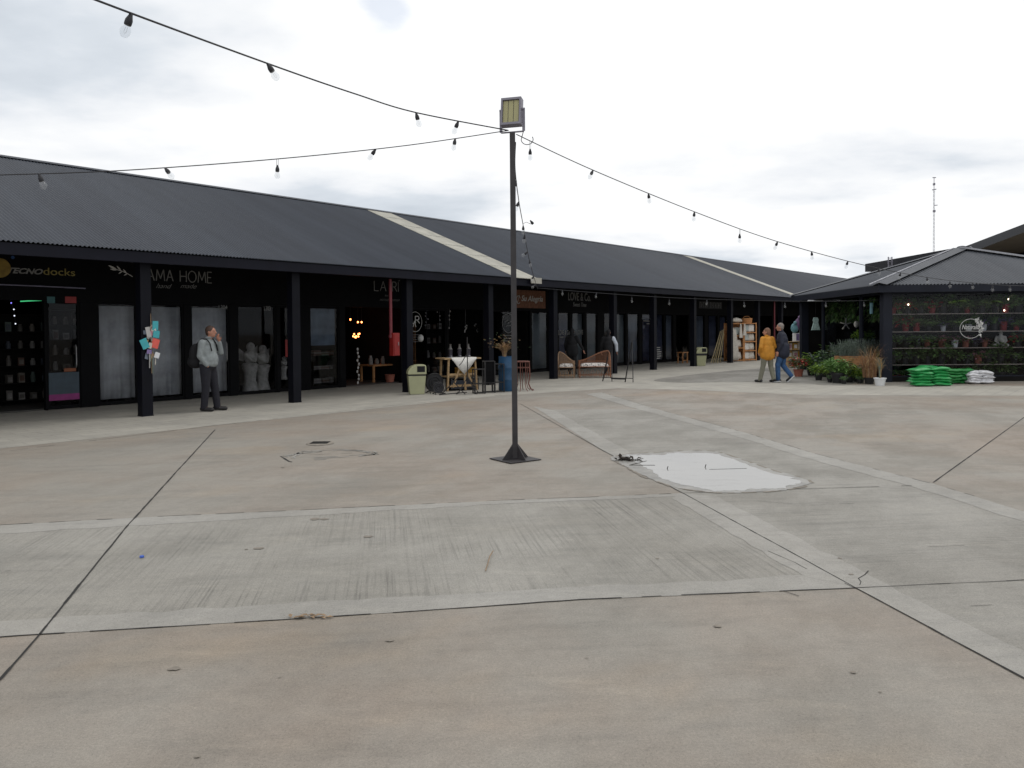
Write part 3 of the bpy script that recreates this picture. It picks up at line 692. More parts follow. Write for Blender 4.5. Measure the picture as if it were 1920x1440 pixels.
# sprig emblem and second sign
s = wall_thing('shop_emblem', 'white leaf sprig emblem on the fascia left of the nearest column', 'emblem', 203, 517)
mb = MB(); wd, ht = wspan(203, 498, 248, 517)
strokes(mb, [[(.30*wd,.66*ht),(.55*wd,.52*ht),(.78*wd,.30*ht),(1.0*wd,0)]], .016)
def leafpoly(mb, a, b, wf):
    a = V((a[0]*wd, 0, a[1]*ht)); b = V((b[0]*wd, 0, b[1]*ht)); d = b-a; n_ = V((-d.z, 0, d.x))*wf
    mb.prism([a, a+d*.25+n_*.8, a+d*.55+n_, a+d*.85+n_*.5, b, a+d*.8-n_*.45, a+d*.5-n_*.8, a+d*.2-n_*.6], (0,-.01,0))
for a, b in (((.34,.64),(.0,1.02)),((.36,.60),(.06,.66)),((.52,.55),(.34,1.02)),((.56,.50),(.40,.22)),((.74,.36),(.60,.72)),((.78,.30),(.62,.08))): leafpoly(mb, a, b, .13)
mb.build('sprig', M['white'], s)
s = wall_thing('shop_sign', 'thin grey capital lettering above curtained windows, script line below', 'sign', 262, 525)
wd, ht = wspan(262, 503, 397, 525)
mb = MB(); thinword(mb, 'LAMA HOME', 0, .0, wd, ht*.95, .022); mb.build('lettering', M['greyletter'], s)
for txt, a, b in (('hand', 292, 322), ('made', 338, 368)):
    xa = BW(a, 540)[0]-BW(262, 525)[0]; xb = BW(b, 540)[0]-BW(262, 525)[0]
    za = BW(a, 540)[1]-BW(262, 525)[1]
    letters(s, txt, xa, za, xb-xa, .11, M['greyletter'], .5, 'script', offset=-.012)
s = wall_thing('shop_sign', 'tall thin grey lettering behind the red fire pipe', 'sign', 701, 545)
wd, ht = wspan(701, 528, 748, 546)
mb = MB()
thinword(mb, 'LA', 0, .0, wd*.48, ht, .022); thinword(mb, 'RI', wd*.72, .0, wd*.27, ht, .022); strokes(mb, [[(wd*.97, ht*1.1),(wd*1.02, ht*1.22)]], .02); mb.build('lettering', M['greyletter'], s)
mb = MB()
for k in range(16): strokes(mb, [[(wd*(.22+k*.05), -.30),(wd*(.245+k*.05), -.24)]], .010)
for k in range(5): strokes(mb, [[(wd*(.42+k*.05), -.16),(wd*(.445+k*.05), -.11)]], .010)
mb.build('script', M['greyletter'], s)
# wooden board sign
s = wall_thing('shop_sign', 'brown wooden board sign with grey script hanging behind the lamp post', 'sign', 962, 577, .10)
wd, ht = wspan(962, 544, 1019, 577)
mb = MB(); mb.box(0, wd, 0, .04, 0, ht); mb.build('board', M['signwood'], s)
letters(s, 'Su Alegría', wd*.20, ht*.28, wd*.70, ht*.42, M['white'], .25, offset=.004, y=-.004)
mb = MB(); strokes(mb, [arcpts(wd*.10, ht*.45, wd*.06, ht*.22, 20, 320), [(wd*.06,ht*.25),(wd*.14,ht*.7)]], .016, -.012, -.002); mb.build('swirl', M['white'], s)
s = wall_thing('shop_sign', 'narrow grey capitals with a script line above the wicker chairs', 'sign', 1065, 573)
wd, ht = wspan(1065, 548, 1107, 563); z0 = BW(1065, 563)[1]-BW(1065, 573)[1]
letters(s, 'LOVE & Co.', 0, z0, wd, ht, M['greyletter'], offset=.004)
letters(s, 'Sweet Time', wd*.2, -.03, wd*.6, z0*.8, M['greyletter'], .3)
s = wall_thing('shop_sign', 'dim grey sign board with pale lettering above a row of narrow windows', 'sign', 1310, 578)
wd, ht = wspan(1310, 565, 1353, 578)
mb = MB(); mb.box(0, wd, 0, .012, 0, ht); mb.build('board', mat('grey_board', (.045,.045,.05), .7), s)
mb = MB()
for k in range(13):
    if k != 5: strokes(mb, [[(wd*(.04+k*.073), ht*.15),(wd*(.04+k*.073), ht*.85)],[(wd*(.04+k*.073), ht*(.5 if k%2 else .85)),(wd*(.075+k*.073), ht*(.5 if k%2 else .85))]], .03, -.012, -.002)
mb.build('lettering', M['greyletter'], s)

# curtains behind glass
def curtain(px0, px1, name, label, cat, m, zt=2.27, zb=.13, off=.24, group=None, wave=.03):
    t0 = bwt(px0, 650, WY+off); t1 = bwt(px1, 650, WY+off); mb = MB(); L = t1-t0; k = max(24, int(L*36)); P = []
    ph = random.uniform(0, 6)
    for i in range(k+1):
        x = L*i/k; y = wave*sin(x*24+ph+2*sin(x*5+ph))*.6+wave*.4*sin(x*53)
        P += [(x, y, zb), (x, y*.6, (zb+zt)/2), (x, y*.35, zt)]
    mb.add(P, [(3*i+j, 3*i+3+j, 3*i+4+j, 3*i+1+j) for i in range(k) for j in (0, 1)])
    o = mb.build(name, m, smooth=True, angle=180, fix=False); o.location = B(t0, WY+off, 0); o.rotation_euler = (0,0,BANG)
    md = o.modifiers.new('s', 'SOLIDIFY'); md.thickness = .006
    return tag(o, label, cat, group)
CG = 'pale curtains and blinds behind shop windows'
curtain(185, 258, 'curtain', 'pale curtain left of the nearest column, corner pulled aside', 'curtain', M['curtain'], group=CG)
curtain(274, 345, 'curtain', 'pale curtain right of the nearest column behind the hanging cards', 'curtain', M['curtain'], group=CG)
curtain(360, 430, 'curtain', 'pale curtain behind the standing man', 'curtain', M['curtain'], group=CG)
for a, b, m, lab in ((998,1028,'blindg','flat grey blind in the window right of the lamp post'),(1048,1068,'blindn','dark blind behind lettered glass at the pale wicker chair'),(1074,1095,'blindg','grey green blind behind the person in black'),
        (1101,1120,'blindg','grey blind between the two people at the wicker chairs'),(1156,1173,'blindg','grey blind right of the person with white sleeves'),(1178,1198,'blindb','bluish blind behind the thin black easel'),(1205,1221,'blindn','navy blind right of the thin black easel'),
        (1229,1245,'blindn','navy blind beside a column, printed with small white lines'),(1249,1262,'blindb','narrow blue blind left of the wooden stool'),(1304,1321,'blindb','blue blind behind the second rubbish bin'),(1329,1345,'blindn','navy blind behind the leaning canes'),(1350,1362,'blindn','narrow navy blind left of the cushion shelves')):
    curtain(a, b, 'window_blind', lab, 'blind', M[m], group=CG, wave=.006, off=.108)

def decal(name, label, px0, py1, fn, m, cat='decal'):
    o = wall_thing(name, label, cat, px0, py1, .004); mb = MB(); fn(mb); p = mb.build('print', m, o); return o
t_ = wall_thing('door_number', 'small white number 304 on the glass behind the standing man', 'number', 410, 580, .004); wd, ht = wspan(410, 572, 426, 580); letters(t_, 'L304', 0, 0, wd, ht, M['greyletter'], ext=.002)
t_ = wall_thing('door_number', 'small white number 303 above the display of white figurines', 'number', 495, 582, .004); wd, ht = wspan(495, 574, 507, 582); letters(t_, 'L303', 0, 0, wd, ht, M['greyletter'], ext=.002)
t_ = wall_thing('window_decal', 'white monogram in a ring on the glass beside the red cabinet', 'decal', 766, 622, .004); wd, ht = wspan(766, 585, 791, 622)
mb = MB(); strokes(mb, [arcpts(wd/2, ht/2, wd*.5, ht*.5, 0, 360, 30)], .012, -.004, 0)
thinword(mb, 'L', wd*.14, ht*.42, wd*.26, ht*.36, .026); thinword(mb, 'R', wd*.5, ht*.42, wd*.34, ht*.36, .026); strokes(mb, [[(wd*.34,ht*.24),(wd*.44,ht*.55),(wd*.54,ht*.24)]], .022, -.006, 0)
mb.build('monogram', M['white'], t_)
mb = MB()
for k in range(4): strokes(mb, [[(0, -.10-k*.075), (wd*.8, -.10-k*.075)]], .014, -.004, 0)
mb.build('text_line', M['greyletter'], t_)
t_ = wall_thing('window_decal', 'white ring and text lines on glass left of the lamp post', 'decal', 942, 624, .004); wd, ht = wspan(942, 588, 964, 624)
mb = MB(); strokes(mb, [arcpts(wd/2, ht/2, wd*.5, ht*.5, 0, 360, 30)], .016, -.004, 0); strokes(mb, [[(wd*.25,ht*.55),(wd*.45,ht*.66)], [(wd*.45,ht*.5),(wd*.75,ht*.6)], [(wd*.3,ht*.35),(wd*.7,ht*.38)]], .02, -.004, 0)
for k in range(3): strokes(mb, [[(wd*.1, -.10-k*.10), (wd*.95, -.10-k*.10)]], .02, -.004, 0)
mb.build('print', M['greyletter'], t_)
t_ = wall_thing('window_decal', 'pale lettering across two panes behind the wicker chairs', 'decal', 1047, 634, .004); wd, ht = wspan(1047, 620, 1068, 628); z0 = .13
letters(t_, 'LOVE & Co', 0, z0, wd, ht*1.1, M['greyletter'], ext=.002, offset=.005); letters(t_, 'Sweet Time', wd*.1, 0, wd*.7, .10, M['greyletter'], .2, ext=.002)
x1 = BW(1081, 630)[0]-BW(1047, 634)[0]; letters(t_, 'LOVE', x1, z0, wd*.6, ht*1.1, M['greyletter'], ext=.002, offset=.005)
t_ = wall_thing('window_decal', 'column of small white text lines on navy glass', 'decal', 1230, 672, .004); wd, ht = wspan(1230, 648, 1240, 672)
mb = MB()
for k in range(6): strokes(mb, [[(0, ht*k/6), (wd*random.uniform(.7,1), ht*k/6)]], .035, -.004, 0)
mb.build('text_line', M['white'], t_)
t_ = wall_thing('window_decal', 'small white two-line logo on dark glass above the thin easel', 'decal', 1206, 607, .004); wd, ht = wspan(1206, 599, 1218, 607)
mb = MB(); strokes(mb, [[(0,ht*.7),(wd,ht*.6)],[(wd*.5,.0),(wd,.0)]], .05, -.004, 0); mb.build('print', M['greyletter'], t_)

# leftmost shop door stickers and racks
t_ = wall_thing('door_sticker', 'red square label at the top right of the glass door', 'sticker', 122, 568, .004); wd, ht = wspan(122, 556, 143, 568); mb = MB(); mb.box(0, wd, -.003, 0, 0, ht); mb.build('label_sheet', M['dimred'], t_)
t_ = wall_thing('door_sticker', 'dull teal label at the top left of the glass door', 'sticker', 88, 568, .004); wd, ht = wspan(88, 556, 103, 568); mb = MB(); mb.box(0, wd, -.003, 0, 0, ht); mb.build('label_sheet', M['dimteal'], t_)
t_ = wall_thing('door_poster', 'blue and magenta poster across the foot of the glass door', 'poster', 92, 752, .004); wd, ht = wspan(92, 700, 149, 752)
mb = MB(); mb.box(0, wd, -.003, 0, 0, ht*.22, 0); mb.box(0, wd, -.003, 0, ht*.22, ht, 1); mb.box(wd*.5, wd*.9, -.005, -.003, ht*1.02, ht*1.14, 2); mb.build('print', [M['mag'], mat('dim_blue', (.035,.055,.075), .6), mat('dim_orange', (.20,.06,.02), .6)], t_)
def rack(name, label, t, y, L, H, shelves, m, depth=.35, back=True):
    o = thing(name, label, 'shelf rack', B(t, y, 0), BANG)
    mb = MB()
    for x in (0, L-.03): mb.box(x, x+.03, 0, depth, .03, H)
    if back: mb.box(.03, L-.03, depth-.02, depth, .03, H)
    mb.build('side_panel', m, o)
    for k in range(shelves):
        z = .12+(H-.15)*k/(shelves-1); mb = MB(); mb.box(.032, L-.032, .002, depth-.022, z, z+.025); mb.build('shelf', m, o)
    return [.145+(H-.15)*k/(shelves-1) for k in range(shelves)]
pkg = {}
def goods(label, cat, t, y, z, kind, i, group, s=1.0, name='package'):
    key = (kind, i)
    if key not in pkg:
        mb = MB()
        if kind == 'box': mb.box(-.06, .06, -.05, .05, 0, .16); mb.box(-.045, .045, -.053, -.05, .03, .12, 1)
        elif kind == 'jar': mb.lathe((0,0,0), [(.05,0),(.055,.02),(.055,.11),(.035,.14),(.035,.17)], 10)
        elif kind == 'fold': mb.box(-.13,.13,-.1,.1,0,.035); mb.box(-.125,.13,-.1,.1,.037,.07,1); mb.box(-.13,.12,-.1,.1,.072,.11)
        pkg[key] = mb.mesh(name, [GOODS[i], GOODS[(i+3)%6]], smooth=(kind == 'jar'))
    o = link(name, pkg[key]); o.location = B(t, y, z); o.rotation_euler = (0,0,BANG+random.uniform(-.2,.2)); o.scale = (s,s,s*random.uniform(.8,1.4))
    return tag(o, label, cat, group)
tt = bwt(-60, 650, WY+1.6)
zs = rack('shelf_rack', 'dark goods rack inside the doorway of the leftmost shop', bwt(-20, 650, WY+1.6), WY+1.6, 2.3, 2.1, 6, M['dark'])
for k, z in enumerate(zs[:-1]):
    for q in range(9): goods('small dim package on the rack inside the leftmost shop', 'package', bwt(-20,650,WY+1.6)+.16+q*.245, WY+1.72, z, random.choice(['box','jar']), random.randrange(6), 'packages on the leftmost shop rack')
zs = rack('shelf_rack', 'goods rack seen through the glass door of the leftmost shop', bwt(92, 650, WY+.6), WY+.6, 1.25, 2.2, 7, M['dark'])
for k, z in enumerate(zs[:-1]):
    for q in range(5): goods('small dim package behind the glass door of the leftmost shop', 'package', bwt(92,650,WY+.6)+.16+q*.235, WY+.72, z, random.choice(['box','jar']), random.choice([1,3,5,0]), 'packages behind the glass door')
q = MB(); a = B(*((lambda t, z: (t, WY+.8, z))(*BW(38, 565, WY+.8)))); b = B(*((lambda t, z: (t, WY+.8, z))(*BW(78, 563, WY+.8)))); q.tube([V((0,0,0)), b-a], .012, 6); o = q.build('neon_tube', M['neon']); o.location = a; tag(o, 'short green neon tube glowing inside the leftmost doorway', 'neon light')
ls = thing('fairy_lights', 'short strand of tiny blue and white lights in the leftmost doorway', 'fairy lights', B(BW(6,545,WY+.4)[0], WY+.4, 0), BANG)
base = BW(6,545,WY+.4)[0]; P = []
for i, (x, y) in enumerate(((2,547),(10,551),(17,557),(21,568),(26,580),(27,592),(29,607))):
    t, z = BW(x, y, WY+.4); P.append(V((t-base, 0, z)))
mb = MB(); mb.tube(P, .004, 5); mb.build('cable', M['cable'], ls)
for i, p in enumerate(P): mb = MB(); mb.ell(p, (.014,.014,.014), 8, 6); mb.build('bulb', M['bluel' if i in (0,3) else 'whitel'], ls)
mb = MB()
# white figurines in a window
def figurine(label, px, py, hpx, y=WY+.35):
    t, z = BW(px, py, y); z2 = BW(px, py-hpx, y)[1]; h = z2-max(z,.03)
    o = thing('figurine', label, 'figurine', B(t, y, max(z,.03)), BANG, 'white figurines in the display window')
    mb = MB(); mb.lathe((0,0,0), [(.12,0),(.15,.03),(.13,.10),(.10,.22),(.11,.36),(.14,.44),(.13,.47)], 14); mb.lathe((0,0,.47), [(.14,0),(.15,.03),(.11,.06)], 14)
    mb.build('pedestal', M['statue'], o, smooth=True)
    mb = MB(); mb.ell((0,0,.64), (.12,.10,.13)); mb.ell((0,-.02,.82), (.075,.075,.085)); mb.cap((-.1,-.02,.68), (-.03,-.10,.58), .04, .035); mb.cap((.1,-.02,.68), (.03,-.10,.58), .04, .035)
    for sx in (-1, 1): mb.prism([V((sx*.06,.08,.72)), V((sx*.22,.10,.84)), V((sx*.20,.10,.60)), V((sx*.08,.08,.56))], (0,.02,0))
    mb.build('cherub', M['statue'], o, smooth=True)
    s = h/.92; o.scale = (s,s,s)
figurine('left white cherub figurine on a pedestal in the display window', 470, 738, 98); figurine('right white cherub figurine on a pedestal in the display window', 493, 737, 92)
figurine('smaller white figurine beside the second column', 532, 712, 45, WY+.3)
t, z = BW(541, 645, WY-.03); mb = MB(); mb.box(-.1,.1,-.02,0,-.35,.12); mb.box(-.03,.03,-.025,-.02,-.05,.06,1); o = mb.build('wall_plate', [M['red'], M['white']]); o.location = B(t, WY-.012, z); o.rotation_euler = (0,0,BANG); tag(o, 'red emergency plate on the shop front left of the second column', 'plate')
# poster and baskets of goods right of second column
t_ = wall_thing('window_poster', 'pale blue poster in the window right of the second column', 'poster', 587, 648, -.10); wd, ht = wspan(587, 570, 632, 648); mb = MB(); mb.box(0, wd, 0, .004, 0, ht); mb.build('print', M['poster'], t_)
zs = rack('shelf_rack', 'low dark rack below the pale blue poster', bwt(586,650,WY+.3), WY+.3, bwt(633,650,WY+.3)-bwt(586,650,WY+.3), .95, 3, M['dark'])
for z in zs:
    for q in range(4): goods('rust brown bundle on the low rack below the poster', 'bundle', bwt(586,650,WY+.3)+.2+q*.28, WY+.45, z, 'fold', random.choice([4,1,3]), 'bundles on the low rack', name='cloth_bundle')
# open shop with amber lamps
y = WY+1.3
tl = thing('amber_lamp', 'row of three amber bulbs on a bar inside the open shop', 'lamp', B(BW(672,569,y)[0], y, BW(672,569,y)[1]), BANG)
mb = MB(); mb.bar((-.25,0,.07),(.25,0,.07),.03); mb.bar((0,0,.07),(0,0,EZ-.2-BW(672,569,y)[1]),.015); mb.build('fixture', M['iron'], tl)
for k in (-1,0,1): mb = MB(); mb.ell((k*.16,0,.01),(.032,.032,.045),10,8); mb.build('bulb', M['lamp'], tl, smooth=True)
for px, py, lab in ((657,599,'single small amber bulb under the bar of three'),(671,604,'left of two small amber bulbs in the middle of the open shop'),(678,604,'right of two small amber bulbs in the middle of the open shop')):
    t, z = BW(px, py, y); o = thing('amber_lamp', lab, 'lamp', B(t, y, z), BANG); mb = MB(); mb.ell((0,0,0),(.024,.024,.032),10,8); mb.build('bulb', M['lamp'], o, smooth=True); mb = MB(); mb.bar((0,0,.03),(0,0,.5),.01); mb.build('cable', M['cable'], o)
t, z = BW(666, 631, y); o = thing('amber_lamp', 'cluster of red amber glowing beads above the shell garland', 'lamp', B(t, y, z), BANG)
for k in range(9): mb = MB(); mb.ell((random.gauss(0,.07),random.gauss(0,.05),random.gauss(0,.045)),(.024,.024,.026),8,6); mb.build('bead', M['lamp'], o, smooth=True)
mb = MB(); mb.bar((0,0,0),(0,0,.25),.012); mb.build('cable', M['cable'], o)
y = WY-.15; t, z = BW(671, 652, y); o = thing('shell_garland', 'hanging garland of pale shells in the open shop doorway', 'garland', B(t, y, 0), BANG)
mb = MB(); zb = .12; mb.bar((0,0,zb),(0,0,z),.006); mb.build('cord', M['dry'], o)
k = 0; zc = zb
mb = MB()
while zc < z: mb.ell((random.gauss(0,.02),0,zc),(.035,.02,.045),8,6); zc += .11
mb.build('shell', M['garland'], o, smooth=True)
zs = rack('shelf_rack', 'dark rack of folded goods at the back of the open lamp lit shop', bwt(690,650,WY+2.2), WY+2.2, 2.2, 1.9, 5, M['wood'])
for z in zs[:-1]:
    for q in range(7): goods('folded dim goods on the rack in the lamp lit shop', 'folded cloth', bwt(690,650,WY+2.2)+.2+q*.29, WY+2.35, z, 'fold', random.choice([0,1,3,4]), 'folded goods in the lamp lit shop', 1.0, 'folded_cloth')
tb = thing('display_table', 'low dark table of goods in the doorway of the lamp lit shop', 'table', B(bwt(700,700,WY+.6), WY+.6, .03), BANG)
mb = MB(); mb.box(0,1.3,0,.7,.5,.55); mb.build('table_top', M['wood'], tb)
for x, yy in ((.05,.05),(1.25,.05),(.05,.65),(1.25,.65)): mb = MB(); mb.box(x-.03,x+.03,yy-.03,yy+.03,0,.5); mb.build('leg', M['wood'], tb)
for q in range(5): goods('pale jar on the low doorway table', 'jar', bwt(700,700,WY+.6)+.15+q*.25, WY+.9, .58, 'jar', random.choice([3,1]), 'jars on the doorway table', 1.3, 'jar')
mb = MB(); t, z = BW(731, 716, WY+.3); mb.lathe((0,0,0),[(.12,0),(.16,.22),(.17,.24)],14); o = mb.build('plant_pot', M['terra'], smooth=True); o.location = B(t, WY+.3, .03); tag(o, 'empty terracotta pot in the doorway by the red cabinet', 'pot')
# red pipe and fire hose cabinet
tp, zp = BW(733, 632, -.02)
o = thing('fire_pipe', 'red fire main pipe coming down from the eave to the cabinet', 'pipe', B(tp, -.02, 0), BANG)
mb = MB(); mb.tube([(0,0,zp),(0,0,EZ-.26)], .042, 12); mb.build('pipe', M['dred'], o, smooth=True)
mb = MB(); mb.tube([(0,0,zp-.02),(0,0,zp+.06)], .06, 12); mb.tube([(0,0,zp-.0),(.12,0,zp-.05)], .03, 8); mb.build('elbow', M['dred'], o, smooth=True)
ta, za = BW(734, 667, -.05); tb_, zb_ = BW(752, 624, -.05)
o = thing('fire_cabinet', 'red fire hose cabinet fixed beside the third column', 'cabinet', B(ta, -.05, za), BANG)
w_ = (tb_-ta)*.66; h_ = zb_-za
mb = MB(); mb.box(0, w_, -.07, .07, 0, h_); mb.build('box', M['red'], o); mb = MB(); mb.box(.03, w_-.03, -.084, -.071, .03, h_-.03); mb.build('door', M['red'], o)
mb = MB(); mb.box(w_-.07, w_-.05, -.10, -.085, h_*.45, h_*.6); mb.build('handle', M['chrome'], o)
tp2, _ = BW(1452, 650, -.02)
o = thing('fire_pipe', 'thin dark red pipe standing behind the walking couple', 'pipe', B(tp2, -.02, 0), BANG)
mb = MB(); mb.tube([(0,0,.0),(0,0,EZ-.26)], .04, 10); mb.build('pipe', M['dred'], o, smooth=True); mb = MB(); mb.tube([(0,0,1.0),(0,0,1.08)], .055, 10); mb.build('collar', M['dred'], o, smooth=True)
# shop with hanging things, right of third column
y = WY+.9
t, z = BW(819, 558, y); o = thing('tube_light', 'short bright tube light on the ceiling of the shop right of the third column', 'light', B(t, y, z), BANG); mb = MB(); mb.tube([(-.22,0,0),(.22,0,0)], .022, 8); mb.build('tube', M['tubel'], o, smooth=True); mb = MB(); mb.box(-.25,.25,-.03,.03,.024,.05); mb.bar((0,0,.05),(0,0,EZ-.2-z),.012); mb.build('fixture', M['iron'], o)
t, z = BW(886, 585, y); o = thing('pendant_lamp', 'small lit bulb hanging in the shop behind the trestle table', 'lamp', B(t, y, z), BANG); mb = MB(); mb.ell((0,0,0),(.03,.03,.04),10,8); mb.build('bulb', M['lampw'], o, smooth=True); mb = MB(); mb.bar((0,0,.04),(0,0,EZ-.2-z),.01); mb.build('cable', M['cable'], o)
t, z = BW(978, 582, WY+.6); o = thing('pendant_lamp', 'flat lit spot in the open doorway under the wooden sign', 'lamp', B(t, WY+.6, z), BANG); mb = MB(); mb.lathe((0,0,0),[(.05,0),(.06,.02)],12); mb.build('bulb', M['lampw'], o); mb = MB(); mb.bar((0,0,.02),(0,0,EZ-.2-z),.02); mb.build('stem', M['iron'], o)
y = WY+.5
for px, a, b, lab in ((800,575,610,'thin wire mobile nearest the third column'),(824,570,615,'wire mobile under the tube light'),(843,568,615,'pale bead mobile right of the tube light'),(895,605,622,'pale bottles hanging at the right of the shop'),(873,608,622,'pale paper bird hanging above the trestle table')):
    t, z = BW(px, b, y); _, zt = BW(px, a, y); o = thing('hanging_mobile', lab, 'mobile', B(t, y, z), BANG, 'mobiles hanging in the shop')
    mb = MB(); mb.bar((0,0,0),(0,0,EZ-.2-z),.006); mb.build('cord', M['chrome'], o)
    mb = MB()
    for k in range(6): mb.ell((random.gauss(0,.05),random.gauss(0,.03),(zt-z)*k/6),(.03,.012,.035),7,5)
    mb.build('bead', M['garland'], o, smooth=True)
zs = rack('shelf_rack', 'dark rack at the back of the shop behind the trestle table', bwt(800,650,WY+1.8), WY+1.8, 2.6, 1.7, 4, M['dark'])
for z in zs:
    for q in range(8): goods('dim ornament on the rack behind the trestle table', 'ornament', bwt(800,650,WY+1.8)+.2+q*.3, WY+1.95, z, random.choice(['jar','box']), random.choice([0,1,3,4]), 'ornaments behind the trestle table', 1.2, 'ornament')
t, z = BW(788, 634, WY-.1); mb = MB(); mb.ell((0,0,0),(.095,.095,.12),14,10); o = mb.build('paper_lantern', M['white'], smooth=True); o.location = B(t, WY-.12, z); tag(o, 'round pale paper lantern in front of the ring monogram window', 'lantern')
# brick wall piece in open door under wooden sign
t0 = bwt(968,650,WY+.8); mb = MB(); mb.box(t0, t0+1.4, WY+.8, WY+.88, .031, EZ-.22); pp = mb.build('brick_lining', M['brick'], arc)

# ------------------------------------------------------------------ lamp post
PB = G(966, 862)
PD = PB.y
lp = thing('lamp_post', 'tall square dark lamp post with a floodlight on top in the plaza', 'lamp post', PB)
ptop = DP(957.5, 249, PD); PH = ptop.z
print('POLE', PB, PH)
mb = MB(); mb.box(-.035,.035,-.035,.035,.02,PH); mb.build('post', M['pole'], lp)
mb = MB(); c45 = RAD(80)
P = [V((.27*cos(c45+k*pi/2), .27*sin(c45+k*pi/2), .006)) for k in range(4)]; P = [V((p.x*1.24,p.y*1.24,p.z)) for p in P]
mb.prism(P, (0,0,.010)); 
mb.build('base_plate', M['pole'], lp)
for k in range(4):
    a = RAD(38-45)+k*pi/2+pi/4; d = V((cos(a), sin(a), 0)); n_ = V((-sin(a), cos(a), 0))
    mb = MB(); mb.prism([d*.03+V((0,0,.0165)), d*.21+V((0,0,.0165)), d*.20+V((0,0,.03)), d*.03+V((0,0,.215))], n_*.008); mb.build('gusset', M['pole'], lp)
yaw = RAD(24)                              # floodlight looks a little to the left of the viewer
fl = MB(); fw, fh, fd = .13, .175, .05
def FLr(p): 
    return Matrix.Rotation(yaw-RAD(40), 3, 'Z') @ (Matrix.Rotation(RAD(-8), 3, 'X') @ V(p))
fc = V((-.005, 0, PH+.255))
def fbox(mb, x0,x1,y0,y1,z0,z1, mi=0):
    P = [fc+FLr(V((x,y_,z))) for z in (z0,z1) for x, y_ in ((x0,y0),(x1,y0),(x1,y1),(x0,y1))]
    mb.add(P, [(3,2,1,0),(4,5,6,7),(0,1,5,4),(1,2,6,5),(2,3,7,6),(3,0,4,7)], mi)
mb = MB()
fbox(mb, -fw, fw, -.02, .06, -fh, fh); fbox(mb, -fw, -fw+.022, -.055, -.021, -fh, fh); fbox(mb, fw-.022, fw, -.055, -.021, -fh, fh); fbox(mb, -fw+.022, fw-.022, -.055, -.021, fh-.028, fh); fbox(mb, -fw+.022, fw-.022, -.055, -.021, -fh, -fh+.028)
for k in range(7): fbox(mb, -fw+.02+k*.036, -fw+.026+k*.036, .061, .10, -fh+.02, fh-.02)
flo = mb.build('floodlight', M['hous'], lp)
for k in range(3):
    mb = MB(); x = -.104+k*.07; fbox(mb, x, x+.062, -.034, -.0215, -.14, .14); mb.build('led_panel', M['led'], flo)
for sx in (-1, 1):
    mb = MB(); p = fc+FLr(V((sx*(fw+.002), 0, .03))); q = fc+FLr(V((sx*(fw+.03), 0, .03))); mb.tube([p, q], .018, 10); mb.build('knob', M['hous'], flo)
mb = MB(); r3 = Matrix.Rotation(yaw-RAD(40), 3, 'Z')
l0 = r3 @ V((-fw-.018,0,0)); l1 = r3 @ V((fw+.018,0,0))
for l in (l0, l1): mb.bar(V((l.x,l.y,PH+.012)), V((l.x,l.y,PH+.30)), .012, .035, up=r3 @ V((1,0,0)))
mb.bar(V((l0.x,l0.y,PH+.008)), V((l1.x,l1.y,PH+.008)), .035, .012)
mb.build('bracket', M['hous'], lp)
mb = MB(); mb.tube([l1+V((0,0,PH+.12)), l1+V((.0,0,PH+.02))]+[V((.185+.075*cos(RAD(a)), 0, PH-.085+.065*sin(RAD(a)))) for a in range(180,391,15)], .005, 6); mb.build('power_cord', M['cable'], lp)

# ------------------------------------------------------------------ string lights
mbs = MB(); mbs.lathe((0,0,-.085), [(.022,.0),(.025,.008),(.025,.035),(.020,.050),(.016,.062),(.010,.085)], 12); BULB = mbs.mesh('bulb', M['cable'], smooth=True)
mbs = MB(); mbs.lathe((0,0,-.185), [(.0005,.012),(.018,.017),(.030,.032),(.036,.054),(.032,.075),(.023,.092),(.019,.0995)], 14); GLOBE = mbs.mesh('glass_globe', M['bulb'], smooth=True, angle=180)
mbs = MB(); mbs.tube([(-.006,0,-.10),(-.008,0,-.13),(0,0,-.15),(.008,0,-.13),(.006,0,-.10)], .0009, 5); FIL = mbs.mesh('filament', M['chrome'])
def catenary(P, n=24):
    o = []
    for i in range(len(P)-1):
        a, b, c, d = P[max(i-1,0)], P[i], P[i+1], P[min(i+2,len(P)-1)]
        for k in range(n):
            t = k/n; o.append(.5*((2*b)+(c-a)*t+(2*a-5*b+4*c-d)*t*t+(3*b-a-3*c+d)*t**3))
    o.append(P[-1]); return o
def at_px(path, px):                        # point of a cable nearest a pixel column
    best = None
    for p in path:
        if p.y < .5: continue
        q = V((p.x, p.y, 0)); x = project(p)[0]
        if best is None or abs(x-px) < best[0]: best = (abs(x-px), p)
    return best[1]
def string_light(label, path, bulbs, r=.007, group='string lights', s=1.0):
    o = thing('string_light', label, 'string light', path[0], 0, group)
    mb = MB(); mb.tube([p-path[0] for p in path], r, 6); mb.build('cable', M['cable'], o, smooth=True)
    for px, tilt, drop in bulbs:
        p = at_px(path, px)-path[0]
        b = link('bulb', BULB, o); b.location = p-V((0,0,drop)); b.rotation_euler = (random.uniform(-.25,.25), tilt, random.uniform(0,.3)); b.scale = (s,s,s)
        g_ = link('glass_globe', GLOBE, b); f_ = link('filament', FIL, b)
        if drop > .03:
            mb = MB(); mb.bar((-.01,0,0),(-.01,0,drop/s),.004); mb.bar((.01,0,0),(.01,0,drop/s),.004); c_ = mb.build('lead', M['cable'], b)
    return o
top = V((PB.x-.05, PB.y, PH+.03))
a_ = [DP(-200,-150,4.0), DP(180,0,4.75), DP(510,122,6.6), DP(666,176,7.75), DP(780,211,8.75), top]
string_light('festoon cable with clear bulbs running overhead from upper left to the lamp post', catenary(a_), [(246,.32,.0),(504,-.55,.0),(777,-.25,0),(862,.4,0)], .0075, s=.95)
